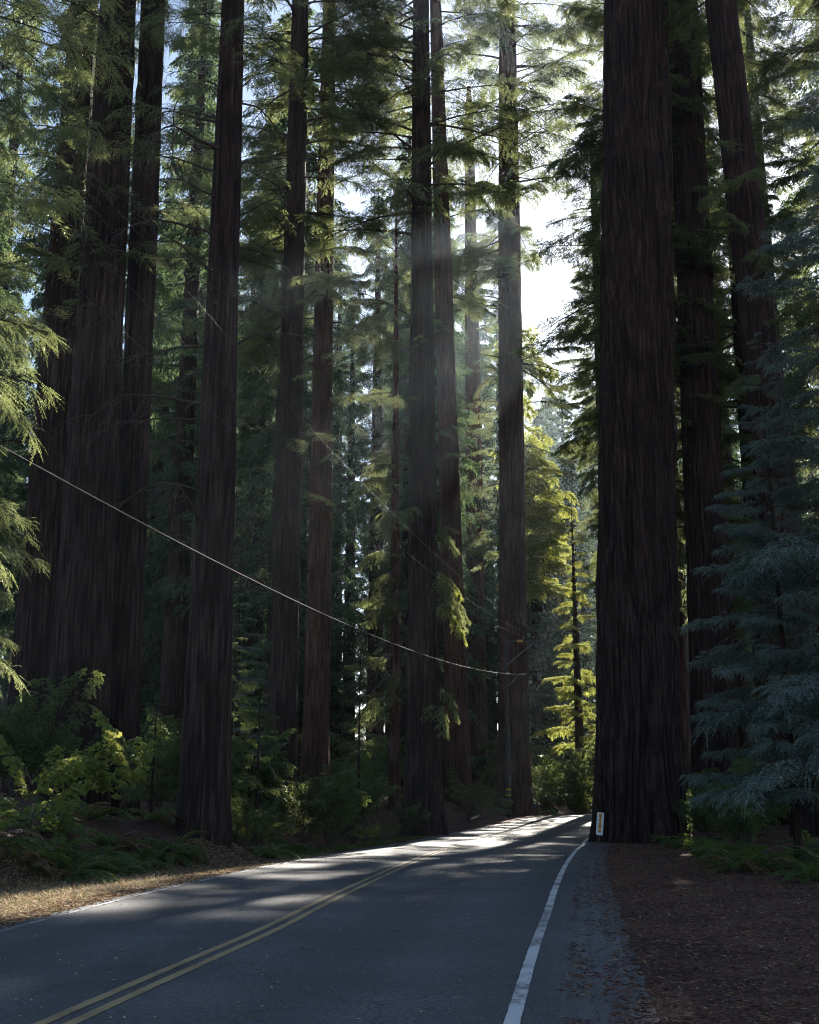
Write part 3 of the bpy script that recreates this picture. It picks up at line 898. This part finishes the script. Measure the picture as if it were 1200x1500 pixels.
conifer('young_conifer', 'pale green young conifer glowing in the light past the bend', 14.3, 102, 25, 0.42, 3.4, 58, 'fresh_sunlit', 4.0, seed=31, shape=0.6)
conifer('young_conifer', 'blue green young conifer with thin stem beside the pull-out', 10.35, 33, 15.5, 0.10, 3.3, 92, 'fir', 1.6, seed=32, shape=0.6)
conifer('young_conifer', 'dense blue green young conifer overhanging the ferns at the pull-out', 12.8, 31.0, 24, 0.18, 4.8, 135, 'fir', 2.6, seed=33, shape=0.5)
conifer('young_conifer', 'dark young conifer between the massive trunk and the blue green conifers', 15.6, 47, 15, 0.14, 3.0, 44, 'fir', 2.0, seed=34)
conifer('young_conifer', 'slim sapling right of the lone trunk at the left verge', -5.4, 43.5, 6.5, 0.06, 1.9, 40, 'sapling', 0.4, seed=35)
conifer('young_conifer', 'bushy sapling between the lone trunk and the leafy shrubs', -7.2, 49, 8.5, 0.08, 2.4, 44, 'sapling', 0.5, seed=36)
conifer('young_conifer', 'small sapling in front of the twin trunks', -8.4, 40, 4.5, 0.05, 1.4, 26, 'sapling', 0.4, seed=37)
conifer('young_conifer', 'leafy sapling beside the dark flaring redwood', -2.4, 57, 9, 0.08, 2.0, 36, 'sapling', 0.4, seed=38)
conifer('young_conifer', 'tall thin sapling under the reddish redwoods', -8.8, 62, 14, 0.1, 2.6, 44, 'fir', 0.8, seed=39)

# ------------------------------------------------------------------ shrubs and ferns


def shrub(name, label, x, y, n, s, kind, seed, cat='shrub', group=None, tilt=(-0.9, -0.1)):
    rg = np.random.default_rng(seed + 300)
    root = tag(link(name, None, loc=(x, y, gz(x, y))), label, cat, group)
    B = Builder()
    tips = []
    for k in range(max(4, n // 3)):
        a, ln = rg.uniform(0, 6.28), s * rg.uniform(0.5, 1.1)
        u = np.linspace(0, 1, 6)[:, None]
        lean_ = rg.uniform(0.15, 0.55)
        pts = np.hstack([cos(a) * lean_ * u ** 1.5 * ln, sin(a) * lean_ * u ** 1.5 * ln, u * ln]) + np.array([cos(a), sin(a), 0]) * 0.06
        B.tube(pts - np.array([0, 0, 0.06]), 0.016 * s * (1.1 - u[:, 0]), 4, 0, cap=False)
        tips.append(pts)
    link('stem', B.build('stems', [TW]), root)
    pool = BOUGH[kind]
    for k in range(n):
        p = tips[k % len(tips)][rg.integers(2, 6)]
        a = rg.uniform(0, 6.28)
        sc = s * rg.uniform(0.45, 0.85)
        link('branch', pool[rg.integers(len(pool))], root, p, (rg.normal(0, 0.3), rg.uniform(*tilt), a), (sc, sc, sc))
    return root


SH = [('sunlit leafy shrub by the road between lone trunk and dark flaring redwood', -3.9, 46.5, 24, 1.9),
      ('low leafy shrub at the verge in front of the sunlit shrub', -3.1, 47.8, 16, 1.2),
      ('leafy shrub below the slender trunk hung with dead twigs', -2.4, 52.5, 20, 1.7),
      ('dense dark shrub behind the slim sapling', -6.3, 47.5, 24, 2.2),
      ('leafy shrub right behind the lone trunk', -5.0, 40.5, 16, 1.2),
      ('dark shrub between the twin trunks and lone trunk', -8.8, 42.5, 22, 2.0),
      ('dark shrub at the foot of the broad redwood', -11.4, 40.5, 20, 1.5),
      ('tall shrub left of the twin trunks', -13.4, 41, 24, 2.2),
      ('low shrub at the foot of the dark flaring redwood', 0.0, 59.6, 14, 1.0),
      ('shrub between the dark flaring redwood and the pole redwood', 3.6, 74.5, 16, 1.5),
      ('leafy shrub at the right foot of the massive redwood', 12.7, 53.2, 18, 1.4),
      ('dark shrub under the blue green conifers', 12.2, 44.5, 20, 1.7),
      ('round shrub behind the ferns of the pull-out', 10.6, 39.5, 18, 1.3)]
for i, (lb, x, y, n, s) in enumerate(SH):
    shrub('leafy_shrub', lb, x, y, n, s, 'shrub', 40 + i, group='understory shrubs')
shrub('broadleaf_bush', 'young broadleaf bush glowing in the sun on the fern bank', -9.0, 29.5, 9, 1.25, 'maple', 71, 'bush')
shrub('broadleaf_bush', 'thin broadleaf bush in front of the twin trunks', -8.3, 34.5, 8, 1.5, 'maple', 72, 'bush')
shrub('broadleaf_bush', 'tiny bright broadleaf bush at the verge past the sunlit shrub', -1.9, 49.6, 6, 0.55, 'maple', 73, 'bush')


def frond_mesh(seed, L=0.95, mat='fern'):
    rg = np.random.default_rng(seed)
    B = Builder()
    n = 26
    u = np.linspace(0, 1, 12)
    rise, drop = rg.uniform(0.75, 1.0), rg.uniform(0.75, 1.05)
    sp = np.stack([L * (u * 0.92), rg.normal(0, 0.05) * u * u * L, L * (rise * u - drop * u * u)], 1)
    B.tube(sp, 0.006 * (1.1 - u), 3, 0, cap=False)
    f = 0.12 + 0.86 * (np.arange(n) + 0.5) / n
    p = np.stack([np.interp(f, u, sp[:, c]) for c in range(3)], 1)
    g = np.gradient(sp, axis=0)
    d = np.stack([np.interp(f, u, g[:, c]) for c in range(3)], 1)
    d /= np.linalg.norm(d, axis=1)[:, None]
    ln = L * 0.17 * np.sin(pi * np.clip(f * 0.86 + 0.16, 0, 1)) ** 0.7
    side = np.cross(d, [0, 0, 1.0])
    side /= np.linalg.norm(side, axis=1)[:, None] + 1e-9
    up = np.cross(side, d)
    for s in (-1, 1):
        dv = side * s + d * 0.35 + rg.normal(0, 0.08, (n, 3)) - np.array([0, 0, 0.15])
        B.leaves(p, dv, up, ln * rg.uniform(0.85, 1.1, n), L * 0.036, 1)
    return B.build('frond', [TW, MAT[mat]], smooth=False)


FROND = [frond_mesh(800 + s) for s in range(4)]
FROND_B = [frond_mesh(820 + s, 0.9, 'brown_fern') for s in range(2)]


def fern(label, x, y, s, n, seed, brown=0.08, group='sword ferns'):
    rg = np.random.default_rng(seed)
    root = tag(link('sword_fern', None, loc=(x, y, gz(x, y) - 0.02), rot=(0, 0, rg.uniform(0, 6.28))), label, 'fern', group)
    for k in range(n):
        sc = s * rg.uniform(0.75, 1.15)
        me = FROND_B[rg.integers(2)] if rg.random() < brown else FROND[rg.integers(4)]
        link('frond', me, root, (0, 0, 0), (rg.normal(0, 0.12), rg.uniform(-0.35, 0.28), k * 6.283 / n + rg.normal(0, 0.2)), (sc, sc, sc))


LB_L, LB_R = 'sword fern on the bank left of the road', 'sword fern in the dark strip behind the pull-out'
rg = np.random.default_rng(77)
bank = [(-8.4, 27.0), (-7.6, 28.4), (-7.7, 29.2), (-9.6, 28.2), (-8.8, 30.6), (-7.6, 31.0), (-7.2, 31.8), (-10.6, 30.4), (-9.4, 33.0), (-8.0, 33.2),
        (-6.9, 34.0), (-11.6, 32.6), (-10.8, 34.8), (-9.2, 36.2), (-7.6, 37.0), (-12.4, 36.0), (-10.2, 26.6), (-11.6, 28.4), (-6.7, 33.6), (-6.6, 35.0),
        (-7.3, 30.4), (-8.1, 27.6), (-8.8, 25.6), (-7.0, 32.9), (-8.2, 29.2), (-9.3, 31.6), (-9.0, 34.6), (-12.9, 30.4), (-11.0, 38.0), (-9.6, 24.4), (-10.9, 24.2), (-4.6, 39.2), (-3.9, 43.9)]
for i, (x, y) in enumerate(bank):
    fern(LB_L, x + rg.normal(0, 0.15), y + rg.normal(0, 0.15), rg.uniform(1.1, 1.75), 14, 1000 + i, 0.15, 'sword ferns on the left bank')
right = [(8.4, 31.5), (9.2, 32.6), (8.9, 34.5), (9.9, 36.5), (9.6, 38.6), (10.8, 40.4), (10.4, 43.0), (11.6, 46.0), (11.2, 48.5), (12.2, 50.0),
         (9.4, 29.6), (10.4, 29.0), (10.4, 31.4), (8.9, 27.4), (10.0, 26.6), (11.4, 34.2), (11.9, 37.6), (13.1, 41), (9.7, 41.2), (10.6, 50.6)]
for i, (x, y) in enumerate(right):
    fern(LB_R, x + rg.normal(0, 0.15), y + rg.normal(0, 0.15), rg.uniform(1.1, 1.5), 13, 1100 + i, 0.05, 'sword ferns behind the pull-out')


# ------------------------------------------------------------------ needle litter and dry grass
def litter(name, label, cat, pts, lmin, lmax, wmin, wmax, mat, seed, flat=0.25, rise=0.0):
    rg = np.random.default_rng(seed)
    x, y = pts[:, 0], pts[:, 1]
    n = len(x)
    dl = side_dist(x, y, EDGE_L)
    dr = -side_dist(x, y, EDGE_R)
    onr = (dl < 0.22) & (dr < 0.42)
    onsh = (dr >= 0.42) & (dr < 1.2)
    z = np.where(onr, z0(y) + 0.02, np.where(onsh, np.maximum(z0(y) + 0.012, ground_z(x, y) + 0.004), ground_z(x, y) + 0.006))
    a = rg.uniform(0, 2 * pi, n)
    d = np.stack([np.cos(a), np.sin(a), rise + rg.normal(0, flat, n).clip(-0.1, 1)], 1)
    nv = np.stack([rg.normal(0, 0.3, n), rg.normal(0, 0.3, n), np.ones(n)], 1)
    B = Builder()
    B.leaves(np.stack([x, y, z], 1), d, nv, rg.uniform(lmin, lmax, n), rg.uniform(wmin, wmax, n), 0)
    return tag(link(name, B.build(name, [mat], smooth=False)), label, cat, kind='stuff')


rg = np.random.default_rng(5)


def scatter(n, y0, y1, fx0, fx1, power=1.7):
    """denser near y0"""
    y = y0 + (y1 - y0) * rg.random(n) ** power
    u = rg.random(n)
    a = np.array([fx0(v) for v in y])
    b = np.array([fx1(v) for v in y])
    return np.stack([a + (b - a) * u, y], 1)


eR = lambda y: np.interp(y, EDGE_R[:, 1], EDGE_R[:, 0])
eL = lambda y: np.interp(y, EDGE_L[:, 1], EDGE_L[:, 0])
p = scatter(60000, 8.5, 55, lambda y: eR(y) + 0.45, lambda y: eR(y) + 8.5)
d = p[:, 0] - eR(p[:, 1])
patch = vnoise(p[:, 0] * 2.2, p[:, 1] * 1.3, 31)
keep = (d > 1.1) | ((d < 0.72) & (patch > 0.42)) | ((d > 0.78) & (patch > 0.6 - (d - 0.78) * 1.4)) | (rg.random(len(d)) < 0.08)
litter('needle_litter', 'reddish fallen needles and chips covering the pull-out', 'leaf litter', p[keep], 0.045, 0.12, 0.012, 0.03, MAT['litter'], 6)
p = scatter(34000, 15, 62, lambda y: eL(y) - 3.2, lambda y: eL(y) + 0.05, 1.3)
d = eL(p[:, 1]) - p[:, 0]
keep = rg.random(len(d)) < np.where(d < 0.12, 0.08, np.where(d < 0.35, 0.6, 1.0)) * np.clip(1.4 - d / 3.2, 0.2, 1)
litter('needle_litter', 'rusty fallen needles along the sunlit left verge', 'leaf litter', p[keep], 0.05, 0.13, 0.014, 0.035, MAT['litter'], 7)
p = scatter(26000, 14.5, 29, lambda y: eL(y) - 4.2, lambda y: eL(y) - 0.75, 1.0)
litter('dry_grass', 'straw coloured dry grass on the sunlit left verge', 'grass', p, 0.08, 0.22, 0.008, 0.02, MAT['straw'], 8, 0.4, 0.35)
p = scatter(26000, 15, 44, lambda y: eL(y) - 3.2, lambda y: eL(y) - 0.3, 1.0)
litter('sunlit_pale_litter', 'pale needles and straw painting sunlight into the left verge', 'leaf litter', p, 0.05, 0.14, 0.014, 0.035, MAT['straw'], 12, 0.2)  # paler litter added to brighten the verge, sunlight put into its colour
p = scatter(5000, 40, 60, lambda y: eL(y) - 2.2, lambda y: eL(y) - 0.5, 1.0)
litter('ground_cover', 'low green ground cover along the far left verge', 'ground cover', p, 0.07, 0.17, 0.02, 0.05, MAT['fern'], 9, 0.4, 0.3)
p = scatter(420, 10, 60, lambda y: eL(y) + 0.3, lambda y: eR(y) - 0.2, 1.4)
litter('fallen_leaf', 'scattered fallen leaves lying on the road', 'leaf litter', p, 0.03, 0.07, 0.015, 0.035, MAT['straw'], 10, 0.15)


rg = np.random.default_rng(41)
STICK = [dead_builder(760 + k, 0.8, 3, 0.0, 0.012).build('stick_mesh', [MAT['dead']], False) for k in range(3)]
for k, (x, y) in enumerate([(3.4, 13.2), (5.1, 16.4), (4.4, 20.5), (6.6, 22.0), (6.9, 27.5), (5.9, 31.0), (8.6, 24.6), (7.8, 36.0), (2.9, 18.6), (7.4, 18.9), (9.0, 21.4), (5.4, 25.0)]):
    s_ = rg.uniform(0.5, 1.1)
    tag(link('fallen_stick', STICK[k % 3], None, (x, y, gz(x, y) + 0.035), (rg.uniform(-0.1, 0.1), 0.1, rg.uniform(0, 6.28)), (s_, s_, s_ * 0.12)),
        'small dead stick lying on the reddish litter of the pull-out', 'stick', 'sticks on the pull-out')

# ------------------------------------------------------------------ utility pole, cable, wires, posts and marker sign
px_, py_ = 6.75, 83.6
b = gz(px_, py_)
pole = tag(link('utility_pole', None, loc=(px_, py_, b)), 'weathered wooden utility pole with crossarms in front of the reddish redwood', 'utility pole')
B = Builder()
B.tube([(0, 0, -0.4), (0, 0, 4), (0, 0, 8), (0.03, 0, 13.0 - b + 0.15)], [0.17, 0.16, 0.14, 0.12], 14, 0)
link('post', B.build('post', [MAT['wood']]), pole)
top = 12.85 - b
arm = link('crossarm', None, pole)
B = Builder()
B.box((1.55, -0.2, top), (2.7, 0.11, 0.13))
arm = link('crossarm', B.build('crossarm', [MAT['wood']], False), pole)
B = Builder()
B.box((0.98, -0.2, top), (0.42, 0.125, 0.145))
link('orange_band', B.build('orange_band', [MAT['orange']], False), arm)
for k, x in enumerate((1.25, 1.95, 2.75)):
    B = Builder()
    B.tube([(x, -0.2, top + 0.06), (x, -0.2, top + 0.16), (x, -0.2, top + 0.18), (x, -0.2, top + 0.25), (x, -0.2, top + 0.26), (x, -0.2, top + 0.34)],
           [0.02, 0.02, 0.07, 0.05, 0.065, 0.035], 10)
    link('insulator', B.build('insulator', [MAT['porcelain']]), arm)
B = Builder()
B.tube([(0.1, -0.16, top - 1.65), (2.0, -0.2, top - 0.06)], 0.03, 6)
link('brace', B.build('brace', [MAT['steel']]), pole)
low = 10.45 - b
B = Builder()
B.box((0.85, -0.2, low), (1.6, 0.09, 0.11))
link('crossarm', B.build('lower_crossarm', [MAT['wood']], False), pole)
B = Builder()
B.tube([(0.1, -0.16, low - 0.75), (0.8, -0.2, low - 0.05)], 0.025, 6)
link('brace', B.build('lower_brace', [MAT['steel']]), pole)
for k in range(3):
    B = Builder()
    z = 1.0 + 0.38 * k
    B.tube([(0, 0, z), (0, 0, z + 0.12)], 0.178, 14)
    link('reflector_band', B.build('reflector_band', [MAT['yellow']]), pole)


def hang(name, label, cat, a, e, sag, r, mat, t0=0.0, group=None):
    t = np.linspace(t0, 1, 90)[:, None]
    a, e = np.array(a, float), np.array(e, float)
    pts = a + (e - a) * t + np.array([0, 0, -1]) * (4 * sag * t * (1 - t))
    B = Builder()
    B.tube(pts, r, 8)
    tag(link(name, B.build(name, [mat])), label, cat, group)


hang('overhead_cable', 'thick dark cable sagging from the lower crossarm across the left trunks', 'cable', (-7.16, 20, 7.75), (8.05, 83.0, 10.48), 1.1, 0.02, MAT['cable'], -0.16)
for k, (dx, dz, lb) in enumerate(((0.0, 0, 'thin overhead wire on the insulator nearest the pole'), (0.75, 0.55, 'thin overhead wire on the middle insulator'),
                                  (1.55, 1.2, 'thin overhead wire on the outermost insulator'))):
    e = (px_ + (1.25, 1.95, 2.75)[k], py_ - 0.2, top + b + 0.33)
    hang('overhead_wire', lb, 'wire', (-7.6 + dx * 1.0, 28, 13.6 + dz), e, 1.2, 0.0065, MAT['wire'], -0.35, 'wires strung from the pole')

# object marker at the foot of the massive redwood
sx, sy = 8.12, 53.2
b = gz(sx, sy)
sg = tag(link('marker_sign', None, loc=(sx, sy, b), rot=(0, radians(6), radians(2))), 'narrow white marker sign with amber stripe at the massive redwood', 'sign')
B = Builder()
B.box((0, 0.03, 0.45), (0.06, 0.05, 1.1))
link('post', B.build('sign_post', [MAT['wood']], False), sg)


def rounded_plate(w, h, r, d, z, y, mat, name, parent):
    import bmesh
    bm = bmesh.new()
    pts = []
    for (cx, cz, a0) in ((w / 2 - r, h / 2 - r, 0), (-w / 2 + r, h / 2 - r, 90), (-w / 2 + r, -h / 2 + r, 180), (w / 2 - r, -h / 2 + r, 270)):
        for k in range(5):
            a = radians(a0 + 22.5 * k)
            pts.append((cx + r * cos(a), cz + r * sin(a)))
    vs_ = [bm.verts.new((x, y, z + zz)) for x, zz in pts]
    f = bm.faces.new(vs_)
    ex = bmesh.ops.extrude_face_region(bm, geom=[f])
    bmesh.ops.translate(bm, verts=[v for v in ex['geom'] if isinstance(v, bmesh.types.BMVert)], vec=(0, d, 0))
    bmesh.ops.recalc_face_normals(bm, faces=bm.faces)
    me = bpy.data.meshes.new(name)
    bm.to_mesh(me)
    bm.free()
    me.materials.append(mat)
    return link(name, me, parent)


pl = rounded_plate(0.30, 0.95, 0.05, 0.006, 0.85, -0.004, MAT['white'], 'sign_plate', sg)
for k, (w, h, z) in enumerate(((0.13, 0.15, 1.19), (0.085, 0.22, 1.01), (0.12, 0.24, 0.765), (0.11, 0.12, 0.55))):
    rounded_plate(w, h, 0.03, 0.004, z, -0.009, MAT['amber'], 'reflector', pl)

for (x, y, h, w, m, lb) in ((1.35, 62.3, 1.0, 0.07, 'steel', 'thin grey marker post at the verge by the dark flaring redwood'),
                            (8.75, 86.2, 1.05, 0.13, 'wood', 'short pale wooden post at the bend beside the pole redwood'),
                            (9.1, 86.9, 1.0, 0.13, 'wood', 'second short wooden post standing close behind the pale one')):
    b = gz(x, y)
    o = tag(link('marker_post', None, loc=(x, y, b), rot=(0, 0.02, 0.3)), lb, 'post')
    B = Builder()
    B.box((0, 0, h / 2 - 0.15), (w, w * 0.6, h + 0.3))
    link('post', B.build('post', [MAT[m]], False), o)
    B = Builder()
    B.box((0, -w * 0.32, h - 0.16), (w * 0.8, 0.01, 0.16))
    link('reflector', B.build('reflector', [MAT['white']], False), o)


# ------------------------------------------------------------------ the forest behind
def far_crown(seed, H, z1, n, Lmax):
    rg = np.random.default_rng(seed)
    B = Builder()
    for k in range(n):
        f = ((k + rg.random()) / n)
        z = z1 + (H - z1) * f
        L = max(Lmax * (1 - f) ** 0.55 * rg.uniform(0.55, 1.1) * (0.6 + 0.4 * min(1, f * 5)), 0.5)
        a = k * 2.4 + rg.normal(0, 0.4)
        M = Matrix.Translation((0, 0, z)) @ Matrix.Rotation(a, 4, 'Z') @ Matrix.Rotation(rg.normal(0.05, 0.12), 4, 'Y')
        bough_builder(seed * 100 + k, L, L * 0.45, 0.25, 0.1, 13, 5, 5, 0.38, 0.13, 0.9, 0.05, B=B, M=M)
    return B.build('distant_crown', [TW, MAT['far']], smooth=False)


FAR = [(60, far_crown(1, 60, 10, 110, 5.6)), (70, far_crown(2, 70, 17, 110, 6.0)), (48, far_crown(3, 48, 5, 100, 5.2)), (30, far_crown(4, 30, 2, 80, 4.4)), (66, far_crown(5, 66, 7, 120, 5.4))]
FTR = {h: trunk_mesh(60 + h, 0.012 * h + 0.1, h, 0.6, 0.15, 28, 40, 0.04, 0.2, 'bark', vis=h * 0.8) for h, _ in FAR}

rg = np.random.default_rng(2024)
GAP = [(15.5, 138, 0, 0.72), (21.0, 150, 2, 0.95), (19.5, 172, 0, 0.95), (25.0, 168, 4, 0.82), (29.5, 186, 0, 1.05), (23.5, 196, 1, 0.95),
       (34.0, 215, 1, 1.0), (28.0, 225, 4, 1.15), (17.0, 160, 3, 1.5), (27.5, 205, 4, 1.05), (13.6, 128, 3, 1.25), (29.0, 141, 3, 1.2)] + [(1.0, 112, 0, 1.0), (-3.5, 122, 4, 1.0), (4.0, 130, 1, 1.0), (8.5, 140, 0, 1.05), (12.0, 152, 1, 0.95), (0.0, 146, 4, 1.1), (-7.0, 138, 0, 1.0), (4.5, 168, 1, 1.1), (9.5, 180, 4, 1.15), (-2.5, 175, 1, 1.15), (-12, 128, 4, 1.0), (-10, 160, 1, 1.1), (13.5, 200, 1, 1.1)]
placed = [(o.location.x, o.location.y) for o in COL.objects if o.parent is None and o.name.startswith('redwood_tree')]
count = 0
tries = 0
while count < 190 and tries < 6000:
    tries += 1
    given = GAP[tries - 1] if tries <= len(GAP) else None
    y = 68 + 215 * rg.random() ** 1.1
    x = rg.uniform(-0.40 * y - 12, 0.40 * y + 12)
    if given:
        x, y = given[:2]
    if abs(side_dist(x, y, YELLOW)[0]) < 9.5:
        continue
    if not given and min((x - a) ** 2 + (y - c) ** 2 for a, c in placed) < (3.6 + y * 0.012) ** 2:
        continue
    k = int(rg.integers(5))
    H, me = FAR[k]
    s = rg.uniform(0.85, 1.15)
    px = 600 + 1750 * x / y
    if given:
        H, me = FAR[given[2]]
        s = given[3]
    elif 735 < px < 915:
        if y < 125:
            continue
        lim = 0.30 if px > 765 else 0.45
        if H * s > lim * y:
            H, me = FAR[3]
            s = rg.uniform(0.9, 1.4)
            if H * s > lim * y:
                continue
    bad = False
    for p_, r_ in (() if given else LANES[:16]):
        dx, dy = x - p_[0], y - p_[1]
        al = dx * sin(SUN_AZ) + dy * cos(SUN_AZ)
        pe = abs(dx * cos(SUN_AZ) - dy * sin(SUN_AZ))
        if al > 0 and pe < 2.2 + r_ and p_[2] + al * tan(SUN_EL) < H * s:
            bad = True
            break
    if bad:
        continue
    placed.append((x, y))
    rot = rg.uniform(0, 6.28)
    root = link('forest_redwood', None, loc=(x, y, gz(x, y) - 0.2), rot=(0, 0, rot), scale=(s, s, s))
    lab = {60: 'tall dark redwood deep in the forest behind the roadside trunks', 70: 'very tall high-crowned redwood deep in the forest behind the roadside trunks',
           48: 'medium redwood with low boughs deep in the forest behind the roadside trunks', 30: 'short bushy redwood deep in the forest behind the roadside trunks',
           66: 'tall redwood leafy almost to the ground deep in the forest behind the roadside trunks'}[H]
    tag(root, lab, 'tree', 'forest redwoods of height %d' % H)
    link('trunk', FTR[H], root)
    link('crown', me, root)
    count += 1

# far understory closing the view between the trunks
rg = np.random.default_rng(99)
UND = []
for s_ in range(3):
    B = Builder()
    for k in range(22):
        a = rg.uniform(0, 6.28)
        M = Matrix.Translation((rg.normal(0, 0.8), rg.normal(0, 0.8), rg.uniform(0.2, 2.6))) @ Matrix.Rotation(a, 4, 'Z') @ Matrix.Rotation(rg.uniform(-0.5, 0.1), 4, 'Y')
        bough_builder(9000 + s_ * 50 + k, rg.uniform(1.2, 2.2), 0.9, 0.3, 0.3, 10, 4, 6, 0.2, 0.09, 0.4, 0.02, B=B, M=M)
    UND.append(B.build('thicket', [TW, MAT['shrub']], smooth=False))
BEND = [(6.0, 82.5), (10.2, 92.0), (11.6, 95.5), (14.0, 98.5), (12.6, 99.5), (17.0, 102.0), (19.5, 104.5), (15.5, 105.0), (22.5, 106.5), (9.4, 95.0), (26.0, 109.0), (20.5, 109.5)]
for k, (x, y) in enumerate(BEND):
    s = 0.55 + 0.3 * (k % 3)
    tag(link('understory_bush', UND[k % 3], None, (x, y, gz(x, y)), (0, 0, k * 1.7), (s, s, s)), 'leafy bush on the outer bank of the bend', 'bush', 'bushes along the outside of the bend')
n = 0
tries = 0
while n < 85 and tries < 3000:
    tries += 1
    y = 58 + 75 * rg.random()
    x = rg.uniform(-0.38 * y - 4, 0.38 * y + 4)
    if abs(side_dist(x, y, YELLOW)[0]) < 8.5 or (abs(x) < 20 and y < 64 and x < 0 and x > -4):
        continue
    s = rg.uniform(0.7, 1.5)
    root = link('understory_bush', UND[n % 3], None, (x, y, gz(x, y)), (0, 0, rg.uniform(0, 6.28)), (s, s, s * rg.uniform(0.8, 1.2)))
    tag(root, 'dim leafy bush in the understory far behind the roadside trunks', 'bush', 'distant understory bushes')
    n += 1

# ------------------------------------------------------------------ the air
m, nt, out = nodes_of('forest_haze')
v = N(nt, 'ShaderNodeVolumePrincipled')
v.inputs['Color'].default_value = (0.72, 0.86, 1.0, 1)
v.inputs['Density'].default_value = 0.00017
v.inputs['Anisotropy'].default_value = 0.72
nt.links.new(v.outputs[0], out.inputs['Volume'])
B = Builder()
B.box((0, 250, 51), (1440, 1340, 110))
tag(link('haze', B.build('haze', [m], False)), 'thin bluish morning haze filling the forest', kind='stuff')
